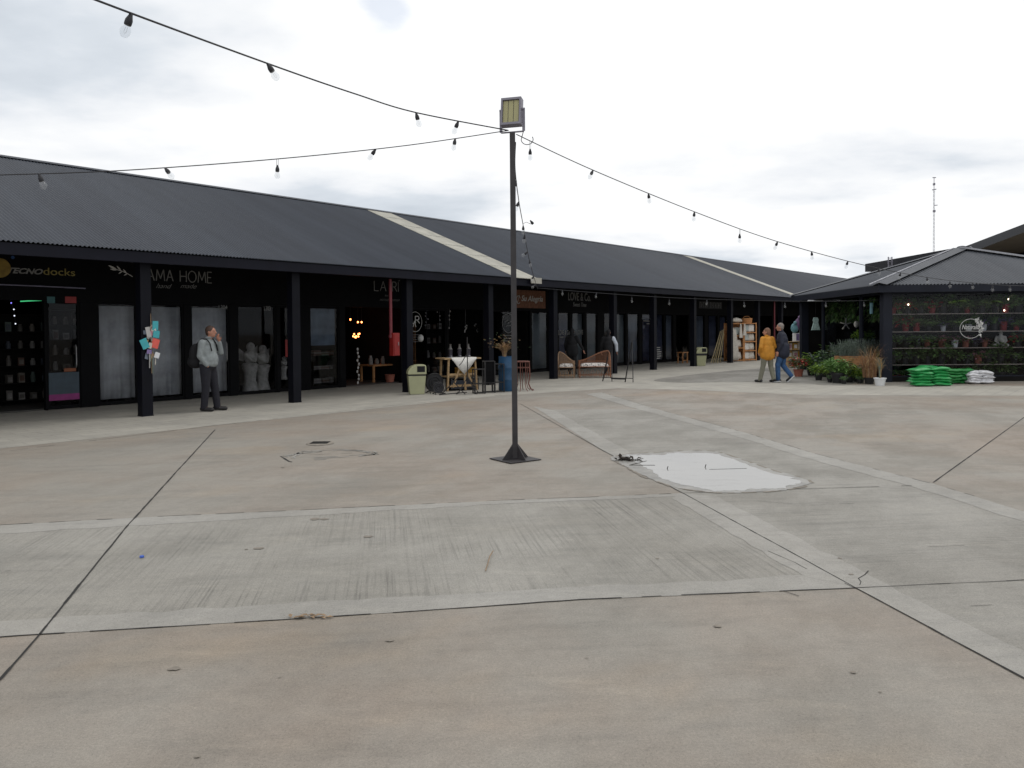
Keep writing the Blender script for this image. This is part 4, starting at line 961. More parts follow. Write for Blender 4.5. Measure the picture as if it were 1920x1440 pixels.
a_ = [DP(-150,331,6.6), DP(0,328,7.2), DP(240,319,8.0), DP(520,298,8.8), DP(760,273,9.4), top]
string_light('festoon cable with clear bulbs level from the left edge to the lamp post', catenary(a_), [(70,-.3,0),(306,-.7,0),(519,0,.07),(700,.6,0),(858,.2,0)], .0055, s=.9)
top2 = V((PB.x+.05, PB.y, PH-.02))
a_ = [top2, DP(1112,319,10.7), DP(1302,397,11.9), DP(1458,453,13.1), DP(1620,497,14.9), DP(1738,520,16.3), DP(1823,530,17.2), DP(1920,536,18.6), DP(2100,536,21)]
string_light('festoon cable sagging from the lamp post across to the right edge', catenary(a_), [(994,0,.10),(1114,.5,0),(1213,-.2,0),(1302,.1,0),(1386,0,.08),(1460,.4,0),(1525,-.1,0),(1588,.3,0),(1645,0,0),(1690,.1,0),(1738,0,.0),(1782,0,.02),(1823,0,.0),(1861,.0,.02),(1895,0,0)], .0065, s=.85)
a_ = [V((PB.x+.04, PB.y, PH-.12)), DP(966,318,10.6), DP(973,378,12.2), DP(981,423,14), DP(987,460,16), DP(995,498,18.2), DP(1008,542,21.9)]
pth = catenary(a_)
def near_y(py): return min(pth, key=lambda p: abs(project(p)[1]-py))
o = string_light('festoon cable dropping behind the lamp post to the arcade eave', pth, [], .007)
for py, tl_, in ((338,.2),(378,.4),(423,0),(441,.1),(472,.9),(488,-.2),(517,.4),(533,.9)):
    b = link('bulb', BULB, o); b.location = near_y(py)-pth[0]; b.rotation_euler = (random.uniform(-.3,.3), tl_, 0); b.scale = (.95,)*3
    link('glass_globe', GLOBE, b)
mb = MB(); p = near_y(419)-pth[0]; mb.tube([p, p+V((.06,0,.03)), p+V((.15,0,-.01))], .004, 5); mb.build('loose_lead', M['cable'], o)
b = link('bulb', BULB, o); b.location = p+V((.13,0,.06)); b.rotation_euler = (.3, -.7, 0)
a_ = [DP(1008,540,22.2), DP(1118,549,22.2), DP(1255,558,22.3), DP(1395,563,22.4), DP(1525,565,22.6), DP(1652,563,23.0)]
string_light('festoon cable along the front of the arcade eave to the garden pavilion', catenary(a_), [(1055,0,0),(1118,.1,0),(1185,0,.06),(1255,0,.06),(1325,0,.02),(1395,0,.05),(1470,0,.05),(1545,0,.02),(1620,0,.03)], .006, s=.9)

# ------------------------------------------------------------------ garden pavilion
PF = G(1661, 716); PAX = RAD(-2.0)
PXD = V((cos(PAX), sin(PAX), 0)); PYD = V((-sin(PAX), cos(PAX), 0))
PW, PDp = 8.2, 7.1; OV = .38
PEZ = DP(1655, 534, PF.y-OV).z; PAZ = DP(1805, 467, PF.y+PDp/2).z
print('PAV', PF, PEZ, PAZ)
for px, py in ((1655,540),(1507,550)): pass
pav = thing('garden_pavilion', 'glazed garden shop pavilion with a hipped grey corrugated roof', 'pavilion', PF, PAX)
def Pp(x, y, z=0.0): return PF+PXD*x+PYD*y+V((0,0,z))
def PL(p): d = p-PF; return d.dot(PXD), d.dot(PYD)
EX = [(-OV,-OV),(PW+OV,-OV),(PW+OV,PDp+OV),(-OV,PDp+OV)]; AP = V((PW/2, PDp/2, PAZ))
for i in range(4):
    a = V((*EX[i], PEZ)); b = V((*EX[(i+1)%4], PEZ)); e_ = (b-a); L = e_.length; e_.normalize()
    mid = (AP-a).dot(e_); foot = a+e_*mid; sv_ = AP-foot; sl_ = sv_.length; sv_.normalize(); nn = e_.cross(sv_)
    per = .10; k = int(L/per*4); P = []
    for j in range(k+1):
        x = L*j/k; h = .018*cos(2*pi*x/per); tp_ = min(x/mid, (L-x)/(L-mid))*sl_
        P += [a+e_*x+nn*h, a+e_*x+nn*h+sv_*tp_]
    mb = MB(); mb.add(P, [(2*j, 2*j+2, 2*j+3, 2*j+1) for j in range(k)]); mb.build('roof', M['roof_pav'], pav, smooth=True, angle=80, fix=False)
for i in range(4):
    a = V((*EX[i], PEZ+.02)); mb = MB(); d = AP+V((0,0,.03))-a; sd_ = V((-d.y, d.x, 0)).normalized(); nn = d.cross(sd_).normalized(); nn = nn if nn.z > 0 else -nn
    P0_ = [a-sd_*.24-V((0,0,.02)), a+nn*.05, a+sd_*.24-V((0,0,.02))]
    mb.add(P0_+[p+d for p in P0_], [(0,1,4,3),(1,2,5,4)]); mb.build('hip_cap', M['roof_pav'], pav, fix=False)
    mb = MB(); mb.bar(a+sd_*.262+nn*.01, a+d+sd_*.262+nn*.01, .035, .03); mb.build('hip_flashing', mat('pale_flashing', (.42,.42,.45), .5), pav)
mb = MB(); mb.ell(AP+V((0,0,.03)), (.16,.16,.07)); mb.build('roof_cap', M['roof_pav'], pav, smooth=True)
mb = MB()
h0, h1 = PEZ-.22, PEZ-.012; q = OV
mb.box(-q, PW+q, -q, -q+.06, h0, h1); mb.box(-q, PW+q, PDp+q-.06, PDp+q, h0, h1); mb.box(-q, -q+.06, -q+.06, PDp+q-.06, h0, h1); mb.box(PW+q-.06, PW+q, -q+.06, PDp+q-.06, h0, h1)
mb.build('fascia', M['pavnavy'], pav)
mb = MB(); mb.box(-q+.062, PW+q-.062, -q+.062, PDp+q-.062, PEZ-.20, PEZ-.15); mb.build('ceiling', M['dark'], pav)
GT = PEZ-.21
for x, y_, w_ in ((0,0,.13),(PW,0,.13),(0,PDp,.13),(PW,PDp,.13)):
    mb = MB(); mb.box(x-w_, x+w_, y_-w_, y_+w_, 0, GT); mb.build('column', M['pavnavy'], pav)
def left_y(px):                             # where a pixel column crosses the pavilion's left side
    lo, hi = 0.0, PDp
    for _ in range(40):
        m_ = (lo+hi)/2
        if project(Pp(0, m_, 1.5))[0] > px: lo = m_
        else: hi = m_
    return lo
LYS = [left_y(1615), left_y(1544)]
for y_ in LYS: mb = MB(); mb.box(-.05,.05,y_-.05,y_+.05,0,GT); mb.build('post', M['pavnavy'], pav)
mb = MB(); mb.box(.14, PW-.14, -.06, .06, .0, .14); mb.build('plinth', M['dark'], pav)
fx = [.14, 4.45, PW-.14]
for a, b in zip(fx, fx[1:]):
    mb = MB(); f = .035
    mb.box(a, a+f, -.03, .03, .142, GT-.002); mb.box(b-f, b-.001, -.03, .03, .142, GT-.002); mb.box(a+f, b-f, -.03, .03, .142, .18); mb.box(a+f, b-f, -.03, .03, GT-.06, GT-.002)
    wn = mb.build('window', M['pavnavy'], pav); mb = MB(); mb.box(a+f, b-f, -.004, .004, .18, GT-.06); mb.build('pane', M['glass'], wn)
for a, b in ((.14, LYS[0]-.06), (LYS[0]+.06, LYS[1]-.06)):
    mb = MB(); f = .03
    mb.box(-.03,.03,a,a+f,.02,GT-.002); mb.box(-.03,.03,b-f,b,.02,GT-.002); mb.box(-.03,.03,a+f,b-f,.02,.08); mb.box(-.03,.03,a+f,b-f,GT-.06,GT-.002)
    wn = mb.build('window', M['pavnavy'], pav); mb = MB(); mb.box(-.004,.004,a+f,b-f,.08,GT-.06); mb.build('pane', M['glass'], wn)
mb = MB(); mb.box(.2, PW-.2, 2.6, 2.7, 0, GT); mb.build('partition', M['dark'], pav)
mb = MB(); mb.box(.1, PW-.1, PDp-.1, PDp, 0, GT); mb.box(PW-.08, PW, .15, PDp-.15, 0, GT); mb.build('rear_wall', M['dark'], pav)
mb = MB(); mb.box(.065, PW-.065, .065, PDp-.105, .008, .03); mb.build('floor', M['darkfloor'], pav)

# ------------------------------------------------------------------ plants
def foliage(kind, n, R, H, L, W, mats, seed=0, droop=False):
    rr = random.Random(seed); mb = MB()
    if kind == 'bush':
        for i in range(n):
            u_ = rr.uniform(-1,1); a = rr.uniform(0,2*pi); q = rr.random()**.4; lump = .75+.35*sin(3*a+seed)*cos(4*u_+seed)
            p = V((R*q*lump*cos(a)*math.sqrt(1-u_*u_), R*q*lump*sin(a)*math.sqrt(1-u_*u_), H*.5+H*.5*q*u_*lump))
            d = V((cos(a), sin(a), rr.uniform(-.3,.9))); mb.leaf(p, d, L*rr.uniform(.6,1.3), W*rr.uniform(.6,1.3), rr.randrange(len(mats)), rr.uniform(.05,.4))
        for i in range(6): a = rr.uniform(0,2*pi); mb.tube([(0,0,0),(R*.25*cos(a),R*.25*sin(a),H*.35),(R*.6*cos(a),R*.6*sin(a),H*.65)], .006, 4, 0)
    elif kind == 'grass':
        for i in range(n):
            a = rr.uniform(0,2*pi); out_ = R*rr.uniform(.2,1.0); h = H*rr.uniform(.45 if droop else .6,1.0); b0 = rr.random()**.5*R*(.30 if droop else .12); ba = a+rr.gauss(0,.5); dk = rr.uniform(.75,1.6); sd_ = V((-sin(a),cos(a),0))*W*.5; P = []
            for k in range(6):
                t = k/5; c_ = V((b0*cos(ba)+cos(a)*out_*t*t, b0*sin(ba)+sin(a)*out_*t*t, h*((1.85*t-dk*t*t) if droop else (1.55*t-.75*t*t)))); ww = 1-t*.85
                P += [c_-sd_*ww, c_+sd_*ww]
            mb.add(P, [(2*k, 2*k+1, 2*k+3, 2*k+2) for k in range(5)], rr.randrange(len(mats)))
    elif kind == 'fern':
        for i in range(n):
            a = rr.uniform(0,2*pi); h = H*rr.uniform(.5,1); out_ = R*rr.uniform(.5,1.1)
            for k in range(9):
                t = (k+1)/9; c_ = V((cos(a)*out_*t, sin(a)*out_*t, h*(2.1*t-1.5*t*t)))
                for sg in (-1,1): mb.leaf(c_, V((-sin(a)*sg+cos(a)*.5, cos(a)*sg+sin(a)*.5, .1)), L*(1.1-.8*abs(t-.4)), W, rr.randrange(len(mats)), .2)
    elif kind == 'spike':
        for i in range(n):
            a = rr.uniform(0,2*pi); q = R*rr.random(); tlt = rr.uniform(0,.35)
            b_ = V((q*cos(a), q*sin(a), 0)); d = V((cos(a)*tlt, sin(a)*tlt, 1)); h = H*rr.uniform(.5,1)
            for k in range(7): 
                p = b_+d*h*k/7; aa = rr.uniform(0,2*pi); mb.leaf(p, V((cos(aa),sin(aa),1.0)), L, W, rr.randrange(len(mats)), 0)
            mb.bar(b_, b_+d*h, .004, .004, 0)
    elif kind == 'trail':
        for i in range(n):
            a = rr.uniform(0,2*pi); q = R*rr.uniform(.3,1.0); z = H*rr.uniform(-1,1)
            p = V((q*cos(a), q*sin(a), z)); mb.leaf(p, V((cos(a), sin(a), -.6)), L, W, rr.randrange(len(mats)), .5)
    return mb.mesh('foliage', mats, fix=False)
def potmesh(r, h, m, n=16):
    mb = MB(); mb.lathe((0,0,0), [(r*.72,0),(r*.95,h*.86),(r*1.06,h*.87),(r*1.06,h),(r*.93,h),(r*.90,h*.9)], n); return mb.mesh('pot', m, smooth=True)
def potted(name, label, cat, loc, pm, ph, fm, s=1.0, rz=0.0, group=None, pot_s=1.0):
    o = thing(name, label, cat, loc, rz, group); o.scale = (s,s,s)
    p = link('pot', pm, o); p.scale = (pot_s,pot_s,1)
    f = link('foliage', fm, o); f.location = (0,0,ph); return o
POTR = potmesh(.11,.16,M['potred']); POTT = potmesh(.11,.16,M['terra']); POTB = potmesh(.13,.18,M['potblk']); POTW = potmesh(.11,.15,M['potwht']); POTBIG = potmesh(.17,.26,M['potblk'])
FB = [foliage('bush', 150, .20, .38, .11, .06, [M['leafi'],M['leafj'],M['leaf']], 1), foliage('fern', 17, .30, .26, .09, .026, [M['leafj'],M['leafi']], 2), foliage('grass', 70, .26, .42, 0, .03, [M['leaf'],M['leafi'],M['leafj']], 3),
      foliage('bush', 140, .17, .26, .09, .05, [M['leafj'],M['leaf'],M['leafi'],M['redfl']], 4), foliage('bush', 130, .18, .24, .08, .045, [M['leafi'],M['leafs']], 5), foliage('bush', 130, .16, .2, .06, .04, [M['leaf'],M['pink']], 6), foliage('bush', 140, .17, .22, .06, .04, [M['leaf'],M['violet'],M['violet']], 7)]
FN = ['bushy green plant','arching fern','spiky long leaved plant','red flecked plant','silvery leaved plant','pink flowered plant','violet flowered plant']
FNm = ['bushy_plant','fern','spiky_plant','flowering_plant','silver_plant','flowering_plant','flowering_plant']
PN = {'r': (POTR, 'red pot'), 'b': (POTB, 'black pot'), 'w': (POTW, 'white pot'), 't': (POTT, 'terracotta pot')}
SZ = [.50, 1.0, 1.49, 2.02]
SNAME = ['lowest', 'second lowest', 'third', 'top']
SY0, SY1 = .22, .62
def pav_x(px, y_): 
    lo, hi = 0.0, PW
    for _ in range(40):
        m_ = (lo+hi)/2
        if project(Pp(m_, y_, 1.3))[0] < px: lo = m_
        else: hi = m_
    return lo
sh = thing('display_shelving', 'long four tier plant shelving with pale edges behind the pavilion glass', 'shelving', Pp(0,0,.03), PAX)
for z in SZ: mb = MB(); mb.box(.2, PW-.2, SY0, SY1, z-.06, z-.03); mb.box(.2, PW-.2, SY0-.012, SY0-.001, z-.052, z-.030, 1); mb.build('shelf', [M['dark'], M['shelf']], sh)
for x in (.22, 2.1, 4.1, 6.1, PW-.25): mb = MB(); mb.box(x, x+.04, SY1+.002, SY1+.04, 0, 2.3); mb.build('upright', M['dark'], sh)
ORD = ['first','second','third','fourth','fifth','sixth','seventh','eighth','ninth','tenth','eleventh','twelfth','thirteenth','fourteenth','fifteenth','sixteenth','seventeenth','eighteenth','nineteenth','twentieth']
rp = random.Random(5)
ROWS = {3: 'rbbrbbrbbrbrbbrbr', 2: 'brrbwbwwbrrbrbbbrb', 1: 'bbbttwtbtbbrbbbb', 0: 'bbbbbbbtbbbbtbrbb'}
KIND = {3: (0,1,2,0,3), 2: (0,3,1,2,6), 1: (5,6,4,5,3), 0: (4,0,4,0,5)}
for lev, row in ROWS.items():
    x = .38
    for i, ch in enumerate(row):
        k = rp.choice(KIND[lev])
        if lev == 1 and pav_x(1850, .4) < x < pav_x(1905, .4): x = pav_x(1906, .4)
        pm, pn = PN[ch]
        potted(FNm[k], '%s in a %s, %s from left on the %s shelf' % (FN[k], pn, ORD[i], SNAME[lev]), 'potted plant', Pp(x, .42+rp.uniform(-.06,.06), SZ[lev]), pm, .06, FB[k], rp.uniform(1.2,1.75), rp.uniform(0,6), 'potted plants on the pavilion shelves', .62)
        x += rp.uniform(.27,.44)
        if x > PW-.4: break
for i in range(9):
    x = 1.4+i*.42+rp.uniform(-.1,.1); k = rp.choice((0,1,0)); 
    potted(FNm[k], '%s in a black pot, %s from left on the floor behind the glass' % (FN[k], ORD[i]), 'potted plant', Pp(x, .40, .03), POTB, .15, FB[k], rp.uniform(1.0,1.2), rp.uniform(0,6), 'potted plants on the pavilion floor')
for i in range(3):
    potted('bushy_plant', 'low bushy plant in a red pot, %s from the big column at the glass foot' % ORD[i], 'potted plant', Pp(.35+i*.3, .36, .03), POTR, .14, FB[4], .9, i, 'red pots at the glass foot')
# hanging plants under the ceiling
HGM = [foliage('trail', 220, .26, .36, .13, .055, [M['leaf'],M['leafi'],M['leafj']], 20+i) for i in range(2)]
mb = MB(); mb.lathe((0,0,0),[(.06,-.05),(.13,.06),(.14,.08),(.12,.08)],12); HPOT = mb.mesh('pot', M['potblk'], smooth=True)
mb = MB()
for a in range(3): mb.bar((.12*cos(a*2.1),.12*sin(a*2.1),.08),(0,0,.42),.006)
HC = mb.mesh('chain', M['cable'])
i = 0
for x in (.55,1.15,1.75,2.35,2.95,3.55,4.2,5.2,6.4):
    o = thing('hanging_plant', 'trailing plant hung from the ceiling behind the glass, %s from left' % ORD[i], 'hanging plant', Pp(x, .95+.2*(i%2), GT-.42), rp.uniform(0,6), 'hanging plants in the pavilion'); i += 1
    link('foliage', HGM[i%2], o); link('pot', HPOT, o); link('chain', HC, o)
# jungle inside the left side of the pavilion
for i, (px, yf, k, s_) in enumerate(((1535,.93,0,2.2),(1556,.80,1,2.6),(1572,.66,0,2.5),(1590,.5,2,2.8),(1604,.38,0,2.3),(1628,.25,1,2.2),(1641,.15,0,2.2))):
    y_ = left_y(px)
    for lv in range(2):
        if lv == 0: potted(FNm[k], 'tall dark %s inside the pavilion side window, %s from the far end' % (FN[k], ORD[i]), 'potted plant', Pp(.42+.12*(i%2), y_, .03), POTBIG, .22, FB[k], s_*.8, i*1.3, 'tall plants inside the pavilion side')
        else:
            o = thing('hanging_plant', 'dark trailing plant hung inside the pavilion side window, %s from the far end' % ORD[i], 'hanging plant', Pp(.40+.15*((i+1)%2), y_, GT-.42), i, 'hanging plants in the pavilion side'); o.scale = (1.2,1.2,1.0)
            link('foliage', HGM[i%2], o); link('pot', HPOT, o); link('chain', HC, o)
# lit bulbs inside
for px, py, lab in ((1703,571,'small lit bulb among the plants at the left of the top shelf'),(1883,582,'small lit bulb above the right red pots'),(1891,561,'small dim bulb near the ceiling at the right')):
    r = ray(px, py); p = DP(px, py, PF.y+.16); o = thing('pendant_lamp', lab, 'lamp', p); mb = MB(); mb.ell((0,0,0),(.022,.022,.026),10,8); mb.build('bulb', M['lampw'], o, smooth=True); mb = MB(); mb.bar((0,0,.03),(0,0,PF.z+GT-p.z),.008); mb.build('cable', M['cable'], o)
# statue
p = Pp(pav_x(1878,.32), .36, SZ[1])
o = thing('garden_statue', 'white seated stone figure among dark plants at the right of the shelves', 'statue', p, PAX-.4)
mb = MB(); mb.ell((0,0,.05),(.19,.13,.055)); mb.ell((0,0,.10),(.12,.09,.09)); mb.cap((0,0,.12),(0,0,.27),.085,.10); mb.cap((0,0,.30),(0,0,.36),.04,.035); mb.ell((0,0,.41),(.052,.055,.065)); mb.ell((0,0,.475),(.025,.025,.025))
for sx in (-1,1): mb.cap((sx*.105,0,.30),(sx*.14,-.01,.19),.04,.033); mb.cap((sx*.14,-.01,.19),(sx*.05,-.09,.09),.033,.028); mb.cap((sx*.08,0,.06),(sx*.16,-.06,.055),.055,.05)
st = mb.build('figure', M['statue'], o, smooth=True); rm = st.modifiers.new('r','REMESH'); rm.mode='VOXEL'; rm.voxel_size=.012; rm.use_smooth_shade=True
# glass logo
lx = pav_x(1800, -.02); o = thing('window_decal', 'white leafy ring logo with script on the pavilion glass', 'decal', Pp(lx, -.012, DP(1825,634,PF.y).z), PAX)
lw = pav_x(1840,-.02)-lx; lh = DP(1825,598,PF.y).z-DP(1825,634,PF.y).z
mb = MB(); strokes(mb, [arcpts(lw/2, lh/2, lw/2, lh/2, 55, 325, 40)], .012, -.003, 0); strokes(mb, [[(lw*.25,lh*.40),(lw*.9,lh*.36)]], .006, -.003, 0); mb.build('ring', M['white'], o)
letters(o, 'Naturalia', lw*.10, lh*.46, lw*.82, lh*.24, M['white'], .3, 'script', ext=.002, offset=.002)
mb = MB(); rl = random.Random(3)
for k in range(46):
    a = RAD(-42+rl.random()*110); rr_ = rl.uniform(.86,1.22); c_ = V((lw/2+lw/2*rr_*cos(a), -.003, lh/2+lh/2*rr_*sin(a))); b_ = a+rl.uniform(-1.5,1.5); L = rl.uniform(.035,.07)
    d = V((cos(b_),0,sin(b_)))*L; n_ = V((-sin(b_),0,cos(b_)))*L*.3; mb.poly([c_-d, c_+n_, c_+d, c_-n_])
mb.build('leaf_wreath', M['white'], o, fix=False)

# soil bags
def bagmesh(m, seed, L=.56, Wd=.40, T=.11):
    rr = random.Random(seed); mb = MB(); nx, ny = 10, 8; P = []; F = []
    for sgn in (1,-1):
        for j in range(ny+1):
            for i in range(nx+1):
                u_ = i/nx*2-1; v_ = j/ny*2-1; e1 = max(0,1-abs(u_)**3.2); e2 = max(0,1-abs(v_)**3.2); hgt = T/2*(e1*e2)**.5*(1+.18*sin(5*u_+seed)*cos(4*v_+seed))+.004
                P.append((u_*L/2*(1-.04*abs(v_)**3), v_*Wd/2*(1-.05*abs(u_)**3), sgn*hgt+T/2+.012*sin(3*u_+seed)+.01*cos(3*v_+2*seed)))
    K = (nx+1)*(ny+1)
    for q_ in (0, K):
        for j in range(ny):
            for i in range(nx): a = q_+j*(nx+1)+i; F.append((a,a+1,a+nx+2,a+nx+1))
    rim = [i for i in range(nx+1)]+[j*(nx+1)+nx for j in range(1,ny+1)]+[ny*(nx+1)+i for i in range(nx-1,-1,-1)]+[j*(nx+1) for j in range(ny-1,0,-1)]
    for a, b in zip(rim, rim[1:]+rim[:1]): F.append((a,b,b+K,a+K))
    mb.add(P, F); return mb.mesh('soil_bag', m, smooth=True, angle=70)
BG = [bagmesh(M['baggr'], s_) for s_ in range(4)]; BD = [bagmesh(M['baggr2'], s_+4) for s_ in range(3)]; BWh = [bagmesh(M['bagwh'], s_+8) for s_ in range(3)]
def stack(px, py, n, meshes, nm, desc, rz, sc_=1.0, h=.080):
    b_ = G(px, py)
    for i in range(n):
        o = link('soil_bag', rp.choice(meshes)); o.location = b_+V((rp.uniform(-.05,.05), rp.uniform(-.05,.05), .012+i*h)); o.rotation_euler = (rp.uniform(-.03,.03), rp.uniform(-.05,.05), rz+rp.uniform(-.22,.22)); o.scale = (sc_,sc_,.86)
        tag(o, '%s bag, %s from the bottom of the %s stack' % (desc, ORD[i], nm), 'soil bag', 'soil bags by the pavilion')
stack(1724, 724, 6, BG, 'leftmost green', 'bright green plastic', .05)
stack(1758, 723, 6, BG, 'second green', 'bright green plastic', .0, .95)
stack(1742, 718.5, 6, BG, 'rear green', 'bright green plastic', .02)
stack(1786, 719.5, 5, BD, 'third green', 'deep green plastic', .03, .82)
stack(1806, 719, 5, BD, 'last green', 'deep green plastic', -.02, .72)
stack(1825, 719.5, 5, BWh, 'left white', 'white plastic', .04, .72, .066)
stack(1848, 719.5, 5, BWh, 'right white', 'white plastic', -.05, .72, .066)
p = G(1705, 724)
# things in front of the pavilion's left side
def frontplant(name, label, px, py, pm, ph, fm, s_, rz=0.0, pot_s=1.0, group='potted plants outside the pavilion'):
    return potted(name, label, 'potted plant', G(px, py), pm, ph, fm, s_, rz, group, pot_s)
FL_LIME = foliage('bush', 420, .34, .42, .10, .05, [M['leafl'],M['leaf'],M['leafl']], 31); FL_GRN = foliage('bush', 460, .38, .46, .11, .055, [M['leafi'],M['leaf'],M['leafi']], 32); FL_DRK = foliage('bush', 420, .34, .5, .10, .05, [M['leaf'],M['leafs'],M['leafd']], 33)
FL_RED = foliage('bush', 300, .26, .34, .08, .04, [M['leaf'],M['leafd'],M['redfl'],M['dry']], 34); FL_COP = foliage('grass', 380, .72, 1.1, 0, .013, [M['copper'],M['straw'],M['dry'],M['copper']], 35, True); FL_STR = foliage('grass', 110, .16, .52, 0, .014, [M['straw'],M['leafs'],M['straw']], 36)
FL_LAV = foliage('spike', 130, .34, .55, .06, .012, [M['leafs'],M['leafs'],M['leafd']], 37)
frontplant('red_leaved_plant', 'low reddish plant in a terracotta pot beside the walking man', 1497, 706, POTT, .14, FL_RED, 1.5)
frontplant('lime_shrub', 'bright lime green shrub in a black pot before the far pavilion column', 1522, 704, POTB, .15, FL_LIME, 1.35, 1)
frontplant('green_shrub', 'grey green shrub left of the timber planter', 1546, 707, POTB, .15, FL_DRK, 1.45, 2)
frontplant('green_shrub', 'leafy green plant in a black pot at the left end of the planter', 1571, 718, POTBIG, .22, FL_GRN, 1.15, 0)
frontplant('green_shrub', 'yellow green plant in a black pot in front of the planter', 1593, 717, POTB, .16, FL_LIME, .95, 3)
frontplant('lime_shrub', 'lime plant in a black pot just right of the first lime shrub', 1535, 713, POTB, .15, FL_LIME, .95, 2)
frontplant('green_shrub', 'mid green leafy plant tucked behind the planter corner pots', 1557, 711, POTB, .15, FL_GRN, 1.05, 4)
frontplant('green_shrub', 'dark fine leaved plant half hidden before the planter boards', 1600, 714, POTB, .15, FL_DRK, .8, 5)
frontplant('lime_shrub', 'small lime plant at the foot of the copper grass', 1614, 718, POTB, .14, FL_LIME, .72, 1)
frontplant('green_shrub', 'small dark plant in a black pot in front of the planter middle', 1606, 716, POTB, .16, FL_DRK, .85, 4)
frontplant('copper_grass', 'big clump of copper brown grass in a black tub at the planter end', 1630, 720, POTBIG, .22, FL_COP, .88, 0)
frontplant('straw_grass', 'upright straw coloured grass in a white pot by the big column', 1650, 723, POTW, .14, FL_STR, 1.45, 0, 1.0)
for i, (px, py) in enumerate(((1556,717),(1582,720),(1612,719))):
    frontplant('seedling', 'small seedling in a black nursery pot, %s along the planter foot' % ORD[i], px, py, POTB, .15, FB[4], .62, i)
# timber planter
pa, pb = G(1564, 709), G(1640, 711)
d = (pb-pa); L = d.length; ang = math.atan2(d.y, d.x)
o = thing('timber_planter', 'raised orange brown timber planter box before the pavilion', 'planter', pa, ang)
mb = MB()
for k in range(3): mb.box(0, L, 0, .035, .36+k*.12, .475+k*.12)
for k in range(3): mb.box(0, L, .45, .485, .36+k*.12, .475+k*.12); mb.box(-.002,.033,.036,.449,.36+k*.12,.475+k*.12); mb.box(L-.033,L+.002,.036,.449,.36+k*.12,.475+k*.12)
mb.build('side_board', M['wood'], o)
mb = MB(); mb.box(.035, L-.035, .036, .449, .37, .66); mb.build('soil', M['soil'], o)
for x, y_ in ((.04,.04),(L-.04,.04),(.04,.44),(L-.04,.44)): mb = MB(); mb.box(x-.03,x+.03,y_-.03 if y_ > .2 else y_,y_+.03 if y_ < .2 else y_,0,.355); mb.build('leg', M['wood'], o)
for i in range(4):
    q_ = link('lavender', FL_LAV); q_.location = pa+d.normalized()*(.2+i*(L-.4)/3)+V((-d.y,d.x,0)).normalized()*.24+V((0,0,.655)); q_.rotation_euler = (0,0,i*1.4); q_.scale = (1.0,1.0,1.15 if i else .95)
    tag(q_, 'silvery lavender clump, %s from left in the timber planter' % ORD[i], 'lavender', 'lavender in the timber planter')
# standard tree
p = G(1620, 708)
o = thing('standard_tree', 'small standard tree with a flat lime crown on a thin pale stem', 'tree', p)
mb = MB(); mb.tube([(0,0,0),(.01,0,.6),(-.01,0,1.28)], [.028,.022,.018], 8); mb.build('trunk', mat('pale_bark', (.24,.20,.16), .8), o, smooth=True)
q_ = link('crown', foliage('bush', 420, .40, .42, .10, .05, [M['leafl'],M['leaf'],M['leaf']], 41), o); q_.location = (0,0,1.16)
mb = MB(); mb.lathe((0,0,0),[(.13,0),(.17,.24),(.18,.26)],14); mb.build('pot', M['potblk'], o, smooth=True)
# little signs and lamp in pavilion side
p = DP(1634, 578, PF.y+1.0); o = thing('hanging_card', 'small pale blue card hung inside the pavilion side', 'card', p); mb = MB(); mb.box(-.05,.05,0,.006,-.17,.17); mb.build('card_sheet', mat('pale_blue', (.25,.45,.52), .6), o); mb = MB(); mb.bar((0,0,.17),(0,0,GT-p.z),.005); mb.build('cord', M['cable'], o)
p = DP(1606, 608, PF.y+2.2); o = thing('wall_mask', 'pale round mask hung inside the pavilion side', 'mask', p); mb = MB(); mb.ell((0,0,0),(.09,.03,.11)); mb.build('face_disc', M['statue'], o, smooth=True); mb = MB(); mb.bar((0,0,.1),(0,0,GT-p.z),.006); mb.build('cord', M['cable'], o)
p = DP(1586, 608, PF.y+3.2); o = thing('star_ornament', 'white five armed star ornament inside the pavilion side', 'ornament', p); mb = MB()
for k in range(5): a = pi/2+k*2*pi/5; mb.bar((0,0,0),(.2*cos(a),0,.2*sin(a)),.03)
mb.build('star', M['statue'], o); mb = MB(); mb.bar((0,0,.2),(0,0,GT-p.z),.005); mb.build('cord', M['cable'], o)
p = DP(1530, 607, PF.y+5.4); o = thing('mint_dress', 'mint green patterned dress hanging at the far end of the pavilion', 'dress', p); mb = MB(); mb.prism([V((-.09,0,.42)),V((.09,0,.42)),V((.16,0,.25)),V((.12,0,.1)),V((.24,0,-.42)),V((-.24,0,-.42)),V((-.12,0,.1)),V((-.16,0,.25))], (0,.06,0)); mb.v = [(x*.65,y,z*.55) for x,y,z in mb.v]; mb.build('cloth', mat('mint', (.30,.40,.38), .8, var=.4, ns=14), o); mb = MB(); mb.bar((0,.03,.23),(0,.03,GT-p.z),.01); mb.build('hanger', M['iron'], o)
p = DP(1533, 564, PF.y+5.0); o = thing('tube_light', 'pale horizontal tube light under the far pavilion eave', 'light', p); mb = MB(); mb.tube([(-.35,0,0),(.25,0,.0)], .03, 8); mb.build('tube', mat('tube_pale', (.5,.5,.52), .4), o, smooth=True); mb = MB(); mb.bar((0,0,.03),(0,0,GT-p.z),.01); mb.build('bracket', M['iron'], o)

